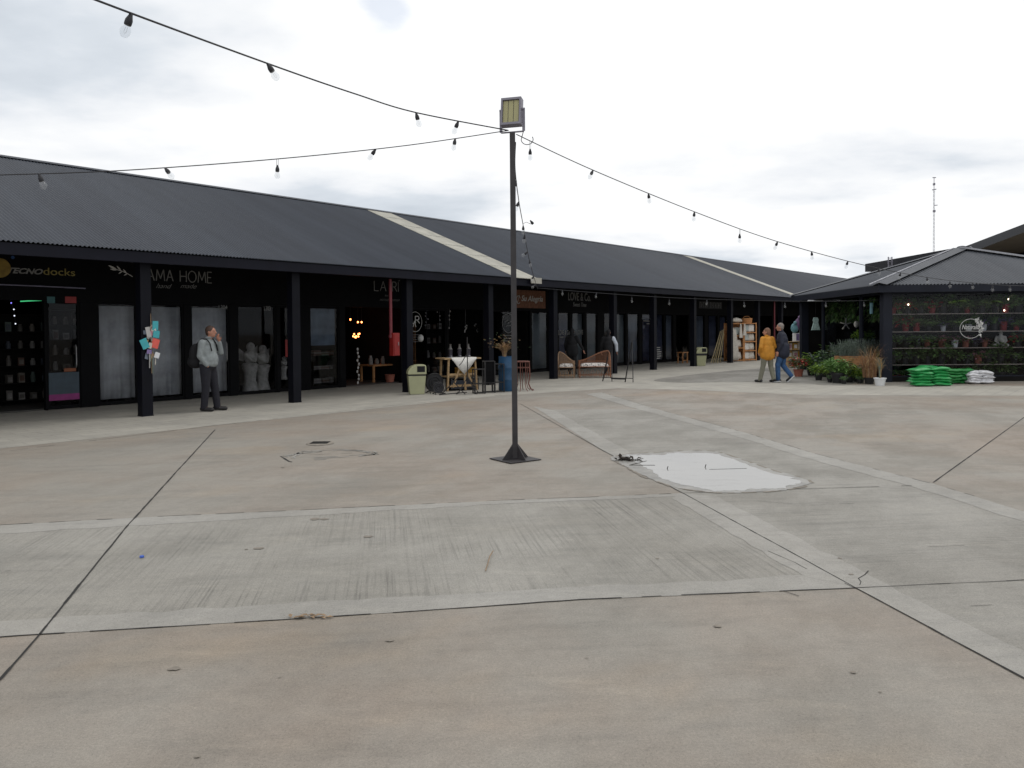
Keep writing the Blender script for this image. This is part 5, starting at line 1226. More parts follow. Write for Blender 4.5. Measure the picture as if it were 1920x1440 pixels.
# ------------------------------------------------------------------ building behind the pavilion, ladder, mast
RA, RB_, RC = DP(1622, 495, 74), DP(1812, 461, 58), DP(1922, 419, 46)
zr = (RA.z+RB_.z+RC.z)/3; print('BACK', RA, RB_, RC)
bb = thing('rear_hall', 'large dark hall with a wide brown roof soffit behind the pavilion', 'hall', (RA.x, RA.y, 0))
o0 = V((RA.x, RA.y, 0))
far = [V((RA.x+30, RA.y+6, RA.z)), V((RC.x+34, RC.y-4, RC.z))]
RD = RC+(RC-RB_)*.62
pts = [RA, RB_, RC, RD, V((RD.x+30, RD.y, RD.z)), V((RA.x+30, RA.y, RA.z))]
mb = MB(); n_ = len(pts); up = [V((p.x, p.y, p.z)) for p in pts]; lo = [V((p.x, p.y, p.z-th)) for p, th in zip(pts, (.75,.62,.5,.45,.45,.75))]
mb.add([p-o0 for p in up+lo], [tuple(range(n_))], 0)
for i in range(n_): j = (i+1)%n_; mb.add([up[i]-o0, up[j]-o0, lo[j]-o0, lo[i]-o0], [(0,1,2,3)], 0)
mb.build('roof', M['navy'], bb, fix=False)
mb = MB()
inn = [V((lo[1].x+.0, lo[1].y, lo[1].z)), V((lo[2].x, lo[2].y, lo[2].z)), V((lo[3].x, lo[3].y, lo[3].z)), V((lo[4].x, lo[4].y, lo[4].z)), V((lo[5].x, lo[5].y, lo[5].z)), V((lo[0].x, lo[0].y, lo[0].z))]
mb.add([p-o0+V((0,0,.01)) for p in inn], [(0,1,2,3,4,5)]); mb.build('soffit', M['soffit'], bb, fix=False)
mb = MB(); wl = [DP(1655,520,73), DP(1812,500,60.5), RC+V((12,4,0)), V((RA.x+29, RA.y-1, 0))]
mb.prism([V((p.x, p.y, 0))-o0 for p in wl], (0,0,min(p.z for p in lo)-.05)); mb.build('wall', M['black'], bb)
mb = MB(); q0 = DP(1672, 512, 68); q1 = DP(1672, 481, 68); wdl = 8/1450*68/2
for sx in (-1,1): mb.bar((sx*wdl,0,0),(sx*wdl*.85,.3,q1.z),.07)
k = .3
while k < q1.z-.1: mb.bar((-wdl,.3*k/q1.z,k),(wdl,.3*k/q1.z,k),.05); k += .32
o = mb.build('roof_ladder', M['hous']); o.location = (q0.x, q0.y, 0); tag(o, 'thin steel ladder leaning on the dark hall behind the pavilion', 'ladder')
mtop, mbot = DP(1756, 333, 110), DP(1751, 470, 110)
o = thing('radio_mast', 'slender white lattice radio mast rising behind the dark hall', 'mast', (mbot.x, mbot.y, 0))
mb = MB(); hz = DP(1756, 356, 110).z; zz_ = 0; r0_, r1_ = .15, .10
def leg_(a, z): r = r0_+(r1_-r0_)*z/hz; return V((r*cos(a), r*sin(a), z))
for k in range(3): mb.bar(leg_(k*2.094,0), leg_(k*2.094,hz), .035)
z = 0; i = 0
while z < hz-.5:
    for k in range(3): mb.bar(leg_(k*2.094,z), leg_((k+1)*2.094,z+.55), .02)
    z += .55
mb.build('lattice', mat('mast_white', (.68,.69,.72), .6), o)
mb = MB(); mb.bar((0,0,hz),(0,0,mtop.z),.06); mb.bar((-.2,0,mtop.z),(.25,0,mtop.z),.10); mb.bar((-.25,0,hz),(.3,0,hz+.1),.12); mb.bar((.0,0,hz-2.2),(.5,0,hz-2.15),.10); mb.bar((-.1,0,hz+.8),(.1,0,hz+.8),.3); mb.bar((-.1,0,hz-3.0),(.15,0,hz-3.0),.3); mb.build('antenna', M['hous'], o)

# ------------------------------------------------------------------ street furniture and goods in front of the shops
def bin_(label, px, py, hpx, rz, bag=False):
    p = G(px, py); dh = DP(px, py-hpx, p.y).z; s_ = dh/.80
    o = thing('rubbish_bin', label, 'rubbish bin', p, rz, 'olive rubbish bins'); o.scale = (s_,s_,s_)
    mb = MB(); P = []
    for z, a in ((.0,.18),(.02,.195),(.50,.235)): P += [(-a,-a*.8,z),(a,-a*.8,z),(a,a*.8,z),(-a,a*.8,z)]
    mb.add(P, [(3,2,1,0),(8,9,10,11)]+[(4*l+i,4*l+(i+1)%4,4*l+4+(i+1)%4,4*l+4+i) for l in (0,1) for i in range(4)])
    bd = mb.build('bin_body', M['olive'], o); bv = bd.modifiers.new('b','BEVEL'); bv.width=.03; bv.segments=3
    if bag:
        mb = MB(); mb.box(-.245,.245,-.20,.20,.44,.545); q_ = mb.build('bin_liner', M['potblk'], o); bv = q_.modifiers.new('b','BEVEL'); bv.width=.03; bv.segments=2
    mb = MB(); mb.box(-.238,.238,-.192,.192,.502,.53); mb.build('rim', M['iron'], o)
    # quarter round hood, solid in front; black slab imitates its shaded mouth
    prof = [(-.25,.535)]+[(-.25+.30*(1-cos(RAD(a))), .56+.235*sin(RAD(a))) for a in range(0,91,15)]+[(.21,.79),(.245,.75),(.25,.535)]
    mb = MB(); mb.prism([V((x,-.205,z)) for x, z in prof], (0,.41,0)); hd = mb.build('bin_hood', M['olive'], o); bv = hd.modifiers.new('b','BEVEL'); bv.width=.02; bv.segments=3; bv.limit_method='ANGLE'
    mb = MB(); mb.box(.0,.205,-.212,-.203,.60,.755); mb.build('opening_shade', M['blackcl'], hd)
bin_('olive green rubbish bin with a hooded lid beside the third column', 781, 739, 56, RAD(14))
bin_('olive rubbish bin with a black liner showing, half behind a column', 1312, 686, 35, RAD(14), True)
# dark discs by the first bin
for px, py, r_, m_, lab, rzz in ((815,737,.25,'iron','large black iron disc on edge right of the first bin',.5),(822,739.5,.145,'hous','smaller grey fan disc in front of the black disc',.35)):
    p = G(px, py); o = thing('metal_disc', lab, 'disc', p+V((0,0,r_+.03)), rzz)
    mb = MB(); mb.prism([V((r_*cos(k*pi/16), 0, r_*sin(k*pi/16))) for k in range(32)], (0,.05,0)); mb.build('disc', mat('charcoal_disc', (.010,.010,.012), .6) if m_ == 'iron' else mat('grey_disc', (.04,.04,.048), .6), o)
    mb = MB()
    for q_ in (.95,.6,.3): mb.tube([V((r_*q_*cos(k*pi/12), -.012, r_*q_*sin(k*pi/12))) for k in range(24)], .012, 5, closed=True)
    mb.build('ring', M['iron'], o)
    mb = MB()
    for sx in (-1,1): mb.bar((sx*r_*.5,.03,-r_*.85),(sx*r_*.7,-.14,-r_-.028),.02); mb.bar((sx*r_*.5,.05,-r_*.85),(sx*r_*.7,.2,-r_-.028),.02)
    mb.build('foot', M['iron'], o)
# trestle table
ta_, tb2 = G(836, 734), G(899, 731)
d = tb2-ta_; L = d.length; ang = math.atan2(d.y, d.x); HT = DP(866, 671, (ta_.y+tb2.y)/2).z
o = thing('trestle_table', 'pale wooden trestle table with crossed legs in front of the shop', 'table', ta_, ang)
mb = MB(); mb.box(-.05, L+.05, -.03, .62, HT-.035, HT); mb.build('table_top', M['woodlt'], o)
for x, tl_ in ((.06,.04),(L-.06,-.06)):
    for y_ in (.03,.56): mb = MB(); mb.bar((x,y_,0),(x+tl_,y_,HT-.036),.065,.045); mb.build('leg', M['woodlt'], o)
mb = MB(); mb.bar((.10,.0,HT*.50),(L-.08,.0,HT*.50),.03,.06); mb.build('rail', M['woodlt'], o)
mb = MB(); mb.bar((.10,.0,.14),(L-.08,.0,.14),.03,.06); mb.build('rail', M['woodlt'], o)
mb = MB(); mb.bar((.20,-.022,.10),(L*.42,-.022,HT*.75),.02,.05); mb.build('brace', M['woodlt'], o)
mb = MB(); mb.bar((L*.95-.1,-.022,.10),(L*.58,-.022,HT*.62),.02,.05); mb.build('brace', M['woodlt'], o)
mb = MB(); mb.bar((L*.56,-.05,.02),(L*.56-.03,-.05,HT*.55),.03,.05); mb.build('brace', M['woodlt'], o)
R_ = Matrix.Rotation(ang, 4, 'Z')
def onT(x, y_, z): return ta_+(R_ @ V((x,y_,z)))
cl_ = MB(); ns = 14; P = []
for i in range(ns+1):
    x = L*.15+(L*.75)*i/ns; dl = 1-abs(2*i/ns-1); hh = .02+.50*HT*dl; P += [(x,.45,HT+.006),(x,-.036+.004*sin(i*2),HT+.008),(x,-.052-.012*sin(i*1.7)*dl-.02*dl,HT-hh*.5),(x+.02*sin(i*1.3)*dl,-.06-.016*sin(i*2.1)*dl,HT-hh)]
cl_.add(P, [(4*i+j,4*i+4+j,4*i+5+j,4*i+1+j) for i in range(ns) for j in range(3)])
q_ = cl_.build('table_cloth', M['cloth'], smooth=True, angle=180, fix=False); q_.location = ta_; q_.rotation_euler = (0,0,ang); tag(q_, 'white cloth hanging in a point over the trestle table', 'tablecloth')
md = q_.modifiers.new('s','SOLIDIFY'); md.thickness = .006; md.offset = 0
for px, lab in ((853,'dark glass candle lantern, leftmost on the trestle table'),(870,'dark glass candle lantern, middle one on the trestle table'),(887,'dark glass candle lantern, rightmost on the trestle table')):
    x = (px-836)/63*L; o = thing('lantern', lab, 'lantern', onT(x, .3, HT+.012), ang, 'lanterns on the trestle table')
    mb = MB(); mb.lathe((0,0,0),[(.07,0),(.075,.02),(.05,.05),(.06,.20),(.065,.22)],12); mb.build('lantern_body', mat('smoked_glass', (.03,.028,.04), .25), o, smooth=True)
    mb = MB(); mb.lathe((0,0,.22),[(.06,0),(.03,.05),(.025,.12),(.035,.14)],12); mb.build('lantern_neck', mat('dull_metal', (.09,.085,.08), .5), o, smooth=True)
x = (880-836)/63*L; o = thing('wooden_crate', 'orange slatted crate on the lower rail under the white cloth', 'crate', onT(L*.72, .28, HT*.47), ang)
mb = MB()
for k in range(3): mb.box(-.26,.26,-.17,-.155,k*.07,k*.07+.055); mb.box(-.26,.26,.155,.17,k*.07,k*.07+.055); mb.box(-.26,-.245,-.154,.154,k*.07,k*.07+.055); mb.box(.245,.26,-.154,.154,k*.07,k*.07+.055)
mb.build('slat', M['orange'], o); mb = MB(); mb.box(-.245,.245,-.154,.154,-.012,-.001); mb.build('crate_base', M['orange'], o)
mb = MB(); mb.box(.08,L-.06,.06,.5,HT*.47-.05,HT*.47-.02); q_ = mb.build('lower_shelf', M['woodlt'], bpy.data.objects['trestle_table'])
mb = MB(); mb.box(0,.85,0,.35,0,.30); mb.box(.02,.83,-.008,-.001,.03,.27,1); q_ = mb.build('storage_box', [M['dark'], GOODS[2]]); q_.location = onT(.18,.12,0.01); q_.rotation_euler=(0,0,ang); tag(q_, 'dark storage box on the ground under the trestle table', 'box')
# black iron stand in front of the table
p = G(877, 738); o = thing('iron_stand', 'slender black iron stand with splayed feet before the trestle table', 'stand', p, .3)
hh = DP(876, 632, p.y).z
mb = MB(); mb.bar((0,0,.3),(0,0,hh),.022); mb.build('stem', M['iron'], o)
for a in (.2, 2.2, 3.5, 5.2): mb = MB(); mb.tube([(0,0,.42),(.14*cos(a),.14*sin(a),.25),(.30*cos(a),.30*sin(a),.02),(.36*cos(a),.36*sin(a),.015)], .012, 6); mb.build('leg', M['iron'], o)
mb = MB(); mb.tube([(.0,0,hh*.72),(-.15,0,hh*.55),(-.22,0,hh*.5)], .010, 6); mb.build('arm', M['iron'], o)
p = G(850, 741); o = thing('iron_stand', 'low black folded iron stand lying open by the trestle table', 'stand', p, .1)
for a, b in (((-.35,0,.02),(.35,.1,.06)),((-.3,.1,.02),(.1,0,.42)),((.3,0,.02),(-.05,.1,.40)),((-.35,0,.02),(-.2,.3,.03))): mb = MB(); mb.bar(a,b,.022); mb.build('leg', M['iron'], o)
# three black plant stands
for i, (px, py, hpx) in enumerate(((898,738,45),(917,736,58),(934,735,52))):
    p = G(px, py); hh = DP(px, py-hpx, p.y).z; o = thing('plant_stand', 'black square plant stand, %s from the trestle table' % ORD[i], 'plant stand', p, BANG*.3, 'black plant stands')
    a = .13; 
    for x, y_ in ((-a,-a),(a,-a),(-a,a),(a,a)): mb = MB(); mb.box(x-.014,x+.014,y_-.014,y_+.014,0,hh); mb.build('leg', M['iron'], o)
    mb = MB(); mb.box(-a-.016,a+.016,-a-.016,a+.016,hh+.001,hh+.02); mb.build('tray', M['iron'], o)
    for z in (.02, .26): mb = MB(); mb.tube([(-a,-a,z),(a,-a,z),(a,a,z),(-a,a,z)], .010, 4, closed=True); mb.build('stretcher', M['iron'], o)
    if i == 1: mb = MB(); mb.box(-a+.016,a-.016,-a+.016,a-.016,.28,hh-.002); mb.build('panel', M['black'], o)
# blue barrel with dried branches
p = G(952, 733); hh = DP(952, 668, p.y).z; r_ = .245
o = thing('blue_barrel', 'blue plastic barrel partly behind the lamp post', 'barrel', p)
mb = MB(); mb.lathe((0,0,0), [(r_*.92,0),(r_,.03),(r_,hh*.30),(r_*1.03,hh*.32),(r_*1.03,hh*.35),(r_,hh*.37),(r_,hh*.64),(r_*1.03,hh*.66),(r_*1.03,hh*.69),(r_,hh*.71),(r_*.96,hh-.03),(r_*.98,hh),(r_*.9,hh),(r_*.88,hh-.1)], 24); mb.build('drum', M['barrel'], o, smooth=True)
q_ = link('dried_bouquet', foliage('grass', 150, .42, .50, 0, .02, [M['dry'],M['straw'],M['copper']], 51)); q_.location = p+V((-.08,0,hh-.02)); tag(q_, 'dried brown branches standing in the blue barrel', 'dried bouquet')
mb = MB(); rl = random.Random(4)
for k in range(70): mb.leaf((rl.gauss(-.05,.22),rl.gauss(0,.15),.2+abs(rl.gauss(0,.2))),(rl.gauss(0,1),rl.gauss(0,1),rl.random()),.09,.045,k%3)
mb.build('seed_head', [M['dry'],M['leafd'],M['straw']], q_, fix=False)
# rust wire table
p = G(978, 733); hh = DP(978, 678, p.y).z
o = thing('wire_plant_stand', 'rust red wire plant stand with looped legs right of the lamp post', 'plant stand', p, .2)
mb = MB(); mb.tube([V((.22*cos(k*pi/10),.2*sin(k*pi/10),hh)) for k in range(20)], .014, 6, closed=True); mb.tube([V((.22*cos(k*pi/10),.2*sin(k*pi/10),hh*.8)) for k in range(20)], .010, 6, closed=True); mb.build('top_ring', M['rust'], o)
for k in range(10): a = k*2*pi/10; mb = MB(); c_, s_ = cos(a), sin(a); mb.tube([(.22*c_,.2*s_,hh),(.24*c_,.22*s_,hh*.5),(.20*c_,.18*s_,hh*.25),(.26*c_,.24*s_,.06),(.34*c_,.30*s_,.015)], .010, 6); mb.build('leg', M['rust'], o)
mb = MB(); mb.lathe((0,0,hh+.002),[(.2,0),(.21,.015)],18); mb.build('tray', M['rust'], o)
# wicker seats
def wicker(label, pa, pb, hpx, back_right, m, dpt=.62):
    d = pb-pa; L = d.length; ang = math.atan2(d.y, d.x); hh = hpx
    o = thing('wicker_chair', label, 'wicker chair', pa, ang, 'wicker seats')
    sz = hh*.42; lo_, hi_ = (hh*.62, hh) if back_right else (hh, hh*.62)
    mb = MB()
    for z in (sz*.25, sz): 
        for a, b in (((0,0),(L,0)),((0,dpt),(L,dpt)),((0,0),(0,dpt)),((L,0),(L,dpt))): mb.tube([(*a,z),(*b,z)], .014, 6)
    mb.box(.02,L-.02,.02,dpt-.02,sz-.012,sz+.004); mb.build('seat', m, o)
    for x, y_ in ((0,0),(L,0),(0,dpt),(L,dpt)): mb = MB(); mb.tube([(x,y_,0),(x,y_,sz)], .017, 6); mb.build('leg', m, o)
    top = [V((L*k/16, dpt, 0)) for k in range(17)]
    mb = MB(); P = []
    for k in range(17):
        t = k/16; e_ = t if back_right else 1-t; z = hh*.62+(hh*.38)*(3*e_*e_-2*e_**3); P.append(V((L*t, dpt+.04, z)))
    mb.tube(P, .022, 8)
    for k in range(1, 33): 
        t = k/33; e_ = t if back_right else 1-t; z = hh*.62+(hh*.38)*(3*e_*e_-2*e_**3); mb.bar((L*t,dpt+.02,sz),(L*t,dpt+.04,z-.01),.010)
    for j in range(1,8): 
        z = sz+(hh*.62-sz)*j/7; mb.bar((0,dpt+.03,z),(L,dpt+.035,z),.008,.012)
    mb.build('backrest', m, o)
    for x, zt in ((0, lo_*.86 if back_right else lo_), (L, hi_ if back_right else hi_*.86)):
        mb = MB(); mb.tube([(x,dpt+.03,zt),(x,dpt*.4,max(zt*.92, sz+.2)),(x,.02,sz+.22),(x,0,sz)], .018, 6)
        for j in range(1,9): mb.bar((x,dpt*j/9,sz),(x,dpt*j/9,sz+.21+(zt-sz-.21)*(j/9)**1.5),.009)
        mb.build('armrest', m, o)
    mb = MB()
    for k in range(6):
        xa = L*(k+.5)/6; mb.tube([(xa-.06,0,.02),(xa-.05,0,sz*.5),(xa,0,sz*.78),(xa+.05,0,sz*.5),(xa+.06,0,.02)], .008, 5)
    mb.build('apron', m, o)
    mb = MB(); nx = 16; P = []
    for j in range(5):
        for i in range(nx+1): u_ = i/nx*2-1; v_ = j/4*2-1; P.append((L/2+u_*(L/2-.03), dpt/2+v_*(dpt/2-.03), sz+.02+.10*(max(0,1-u_**6)*max(0,1-v_**4))**.5))
    mb.add(P, [(j*(nx+1)+i, j*(nx+1)+i+1, (j+1)*(nx+1)+i+1, (j+1)*(nx+1)+i) for j in range(4) for i in range(nx)])
    q_ = mb.build('seat_cushion', M['pattern'], smooth=True, angle=180, fix=False); q_.location = pa; q_.rotation_euler = (0,0,ang); md = q_.modifiers.new('s','SOLIDIFY'); md.thickness=.03; md.offset=-1
    tag(q_, 'black and white patterned cushion on the %s' % ('red brown wicker seat' if back_right else 'pale wicker chair'), 'cushion', 'patterned seat cushions')
pa, pb = G(1046, 709.3), G(1076, 709.3); wicker('pale wicker armchair with a sloping back beside the column', pa, pb, DP(1060,661,pa.y).z, False, M['wickerl'])
pa, pb = G(1087, 708.8), G(1145, 708.3); wicker('red brown wicker two seater with a rising back behind the easel', pa, pb, DP(1120,659,pa.y).z, True, M['wicker'])
# easel
e0, e1 = G(1130, 715), G(1187, 717); p = (e0+e1)/2; hh = DP(1175, 640, p.y).z; d = e1-e0; L = d.length; ang = math.atan2(d.y,d.x)
o = thing('easel', 'thin black empty A-frame easel standing on the walkway', 'easel', e0, ang)
for a, b in (((0,0,0),(.06,.25,hh*.62)),((.30,.05,0),(.20,.25,hh*.74)),((L-.26,-.02,0),(L-.16,.25,hh*.97)),((L,0,0),(L-.14,.25,hh))): mb = MB(); mb.bar(a,b,.026); mb.build('leg', M['iron'], o)
mb = MB(); mb.bar((.0,.0,.12),(.30,.06,.12),.02); mb.bar((.28,.04,.10),(L-.26,.0,.10),.02,.05); mb.bar((L-.26,0,.12),(L,0,.12),.02); mb.build('rail', M['iron'], o)
# stool
p = G(1280, 681); o = thing('wooden_stool', 'low brown wooden stool at the shop window left of the second bin', 'stool', p, BANG); hh = DP(1280, 660, p.y).z
mb = MB(); mb.box(-.28,.28,-.16,.16,hh-.04,hh); mb.build('seat', M['wood'], o)
for x in (-.23,.23):
    for y_ in (-.12,.12): mb = MB(); mb.box(x-.025,x+.025,y_-.025,y_+.025,0,hh-.041); mb.build('leg', M['wood'], o)
mb = MB(); mb.bar((-.23,-.12,.14),(.23,-.12,.14),.03); mb.build('stretcher', M['wood'], o)
# canes
for i, (xb, yb, xt, yt) in enumerate(((1333,681,1351,621),(1341,680,1354,619),(1345,681,1357,617),(1350,680,1357,625),(1337,681,1353,624))):
    pb_ = G(xb, yb); pt_ = DP(xt, yt, pb_.y+.55); mb = MB(); mb.tube([V((0,0,0)), (pt_-pb_)*.5+V((.01,0,.01)), pt_-pb_], .022, 7)
    o = mb.build('bamboo_cane', mat('cane_%d' % i, (.42-.03*i,.34-.025*i,.20-.02*i), .7, var=.25, ns=10), smooth=True); o.location = pb_; tag(o, 'pale cane leaning by the shelves, %s counted from its left foot' % ORD[(0,2,3,4,1)[i]], 'cane', 'leaning canes')
# pine cushion shelves
def shelving(label, pa, pb, htop, n):
    d = pb-pa; L = d.length; ang = math.atan2(d.y, d.x); o = thing('pine_shelf', label, 'shelf', pa, ang, 'pine cushion shelves'); dp = .42
    for x in (0, L-.045): mb = MB(); mb.box(x,x+.045,0,.045,0,htop); mb.box(x,x+.045,dp-.045,dp,0,htop); mb.build('upright', M['pine'], o)
    zs = []
    for k in range(n):
        z = .06+(htop-.10)*k/(n-1); mb = MB(); mb.box(.046,L-.046,.001,dp,z-.02,z+.02); mb.build('shelf_board', M['pine'], o); zs.append(z+.021)
    mb = MB(); mb.box(.046,L-.046,dp-.02,dp-.002,.081,htop-.07); mb.build('back_panel', M['wood'], o)
    return o, pa, ang, L, zs
def pillowmesh(seed, m, w_=.40, h_=.40, t_=.13):
    me = bagmesh(m, seed, w_, h_, t_); me.name = 'cushion'; return me
PLM = [pillowmesh(60+i, M[m]) for i, m in enumerate(('linen','sage','cloth','linen'))]
a1, b1, c1 = G(1369, 678.5), G(1395, 677.5), G(1419, 676.5)
RSH = []
for lab, pa, pb, n, nm in (('pine shelf of cushions beside the column, draped with a white macrame', a1, b1, 4, 'left'), ('pine shelf packed with pale cushions left of the mustard jacket', b1+(c1-b1)*.03, c1, 5, 'right')):
    o, p0, ang, L, zs = shelving(lab, pa, pb, DP(1395, 605, pa.y).z, n); RSH.append((p0, ang, L, zs))
    for k, z in enumerate(zs[:-1]):
        for q_ in range(2):
            c_ = link('cushion', PLM[rp.randrange(4)]); rm_ = Matrix.Rotation(ang,4,'Z'); hgt = (zs[1]-zs[0])
            s_ = min(.95, (hgt-.05)/.40)
            c_.scale = (s_*(L-.1)/2/.40/s_*1.02, s_, 1); c_.rotation_euler = (RAD(82), 0, ang); c_.location = p0+(rm_ @ V((.05+(L-.1)*(q_+.5)/2, .22, z+.20*s_+.005)))
            tag(c_, 'pale cushion standing %s on the %s tier of the %s pine shelf' % (('left','right')[q_], ('lowest','second','third','top')[k], nm), 'cushion', 'cushions on the pine shelves')
p0, ang, L, zs = RSH[0]; rm_ = Matrix.Rotation(ang,4,'Z')
c_ = link('cushion', pillowmesh(70, M['linen'], .80, .42, .22)); c_.location = p0+(rm_ @ V((L*.55,.2,zs[-1]+.02))); c_.rotation_euler=(0,.06,ang+.1); tag(c_, 'large pale floor cushion lying on top of the left pine shelf', 'cushion')
p1, ang1, L1, zs1 = RSH[1]; rm1 = Matrix.Rotation(ang1,4,'Z')
o = thing('wicker_basket', 'orange wicker basket on top of the right pine shelf', 'basket', p1+(rm1 @ V((L1*.45,.2,zs1[-1]+.0))), ang1); mb = MB()
for k in range(8): z = k*.03; r_ = .24+.004*k; mb.tube([V((r_*1.2*cos(a*pi/12), r_*.7*sin(a*pi/12), z+.015)) for a in range(24)], .017, 6, closed=True)
mb.lathe((0,0,.0),[(.20,.002),(.22,.01)],18,0,.6); mb.build('basket_weave', M['pine'], o, smooth=True); mb = MB(); mb.tube([V((.2*1.2*cos(a*pi/10),0,.24+.10*sin(a*pi/10))) for a in range(11)], .012, 6); mb.build('handle', M['pine'], o)
mb = MB(); P = []; k = 20; HM = DP(1378, 618, p0.y).z
for i in range(k+1):
    for j in range(7):
        t = j/6; wdt = .20+.20*min(1, t*1.4); P.append((wdt*(i/k*2-1)*.85, .018*sin(i*2.2)*(.4+t), HM-(HM-.07)*t))
mb.add(P, [(i*7+j, i*7+j+1, (i+1)*7+j+1, (i+1)*7+j) for i in range(k) for j in range(6)])
q_ = mb.build('macrame_hanging', M['linen'], smooth=True, angle=180, fix=False); q_.location = p0+(rm_ @ V((.16,-.07,0))); q_.rotation_euler=(0,0,ang); md = q_.modifiers.new('s','SOLIDIFY'); md.thickness=.012; tag(q_, 'long white macrame hung over the left pine shelf', 'macrame')
for i, (x, zt, zb) in enumerate(((.72,.98,.62),(1.0,.98,.68))):
    mb = MB(); hh = zs[-1]; mb.prism([V((-.03,0,hh*zt)),V((.03,0,hh*zt)),V((.12,0,hh*zb)),V((-.10,0,hh*zb))], (0,.04,0)); q_ = mb.build('tassel_hanging', M['linen']); q_.location = p0+(rm_ @ V((x*L,-.06,0))); q_.rotation_euler=(0,0,ang); tag(q_, 'short pale tassel hung from the left pine shelf, %s one' % ('left','right')[i], 'tassel')
# toy and gift rack at far end
a1, b1 = G(1478, 690), G(1510, 689); d = b1-a1; L = d.length; ang = math.atan2(d.y,d.x); rm_ = Matrix.Rotation(ang,4,'Z')
o = thing('gift_rack', 'pale gift rack with boxes behind the man in navy', 'rack', a1, ang); hh = DP(1495, 640, a1.y).z
for x in (0,L-.03): mb = MB(); mb.box(x,x+.03,0,.35,0,hh); mb.build('side_panel', M['woodlt'], o)
for k in range(4): z = .05+(hh-.08)*k/3; mb = MB(); mb.box(.031,L-.031,0,.35,z,z+.025); mb.build('shelf', M['woodlt'], o)
for i in range(9):
    k = i//3; z = .076+(hh-.08)*k/3; mb = MB(); mb.box(-.11,.11,-.1,.1,0,.26); mb.box(-.08,.08,-.103,-.1,.05,.2,1); c_ = mb.build('gift_box', [[M['linen'],M['orange']][i%2], [M['pink'],M['potwht']][i%2]]); c_.location = a1+(rm_ @ V((.15+(L-.3)*(i%3)/2,.18,z))); c_.rotation_euler=(0,0,ang+.1); tag(c_, 'small printed gift box, %s on the %s shelf of the gift rack' % (('left','middle','right')[i%3], ('bottom','middle','upper')[k]), 'gift box', 'gift boxes on the rack')
p = DP(1496, 612, a1.y+.1)
for px, py, m_, lab, r_ in ((1490,615,'aqua','aqua and white foil balloon above the gift rack',.20),(1499,607,'purple','purple foil balloon above the gift rack',.24)):
    p = DP(px, py, a1.y+.12); o = thing('foil_balloon', lab, 'balloon', p); mb = MB(); mb.ell((0,0,0),(r_*.8,r_*.4,r_)); mb.ell((0,-.05,r_*1.0),(r_*.35,r_*.3,r_*.4)); mb.build('envelope', M[m_], o, smooth=True); mb = MB(); mb.bar((0,0,-r_),(0,0,hh-p.z+.02),.008); mb.build('string', M['white'], o)
p = a1+(rm_ @ V((L*.7,.15,hh-.02))); mb = MB(); mb.box(-.18,.18,-.1,.1,.03,.36); mb.box(-.15,.15,-.105,-.1,.06,.33,1); c_ = mb.build('gift_box', [M['potwht'], M['violet']]); c_.location = p+V((0,0,-.01)); c_.rotation_euler=(0,0,ang); tag(c_, 'large white box with a violet panel on top of the gift rack', 'gift box')

# cards hanging on the nearest column
cp, cz = BW(283, 640, -.12)
o = thing('card_display', 'strand of bright teal and coral tags hung on the nearest column', 'tag display', B(cp, -.13, 0), BANG)
ztop = BW(280,588,-.12)[1]; zbot = BW(284,700,-.12)[1]
mb = MB(); mb.bar((0,0,zbot),(0,0,ztop),.01); mb.build('cord', M['dry'], o)
bx = cp
for (x0, y0, x1, y1, m_, rz_) in ((285,601,297,620,'teal',.05),(286,619,299,634,'teal',.15),(262,634,277,655,'teal',-.4),(283,634,298,654,'redcard',.3),(288,660,298,672,'potwht',.35),(277,642,284,654,'linen',.2),(272,612,281,634,'garland',-.2),(277,620,285,630,'pink',.1),(274,655,284,664,'violet',.1),(272,636,276,656,'orange',.3)):
    ta2, zc = BW((x0+x1)/2, (y0+y1)/2, -.13); wx = (BW(x1,640,-.13)[0]-BW(x0,640,-.13)[0])/2; wz = (BW(283,y0,-.13)[1]-BW(283,y1,-.13)[1])/2
    mb = MB(); a = V((cos(rz_),0,-sin(rz_)))*wx*.9; c_ = V((sin(rz_),0,cos(rz_)))*wz*.9; mb.obox((ta2-bx,random.uniform(-.05,.0),zc), a, V((0,.003,0)), c_); mb.build('tag_card', M[m_], o)
rk = random.Random(9)
for k in range(12):
    px = rk.uniform(270,290); py = rk.uniform(608,672); ta2, zc = BW(px, py, -.15); sz = rk.uniform(.025,.05); rz_ = rk.uniform(-.7,.7)
    mb = MB(); mb.obox((ta2-bx, rk.uniform(.005,.022), zc), V((cos(rz_),rk.uniform(-.4,.4),-sin(rz_)))*sz, V((0,.003,0)), V((sin(rz_),rk.uniform(-.3,.3),cos(rz_)))*sz*1.4); mb.build('tag_card', M[rk.choice(['linen','garland','violet','pink','dry','iron','blindb','curtain'])], o)
for px, y0, y1 in ((279,660,690),(285,668,700),(281,665,678),(290,672,684)):
    t, z = BW(px, y0, -.13); _, z2 = BW(px, y1, -.13); mb = MB(); mb.bar((t-bx,-.02,z2),(t-bx+.01,-.01,z),.02,.012); mb.build('ribbon', random.choice([M['linen'],M['garland'],M['leafs']]), o)

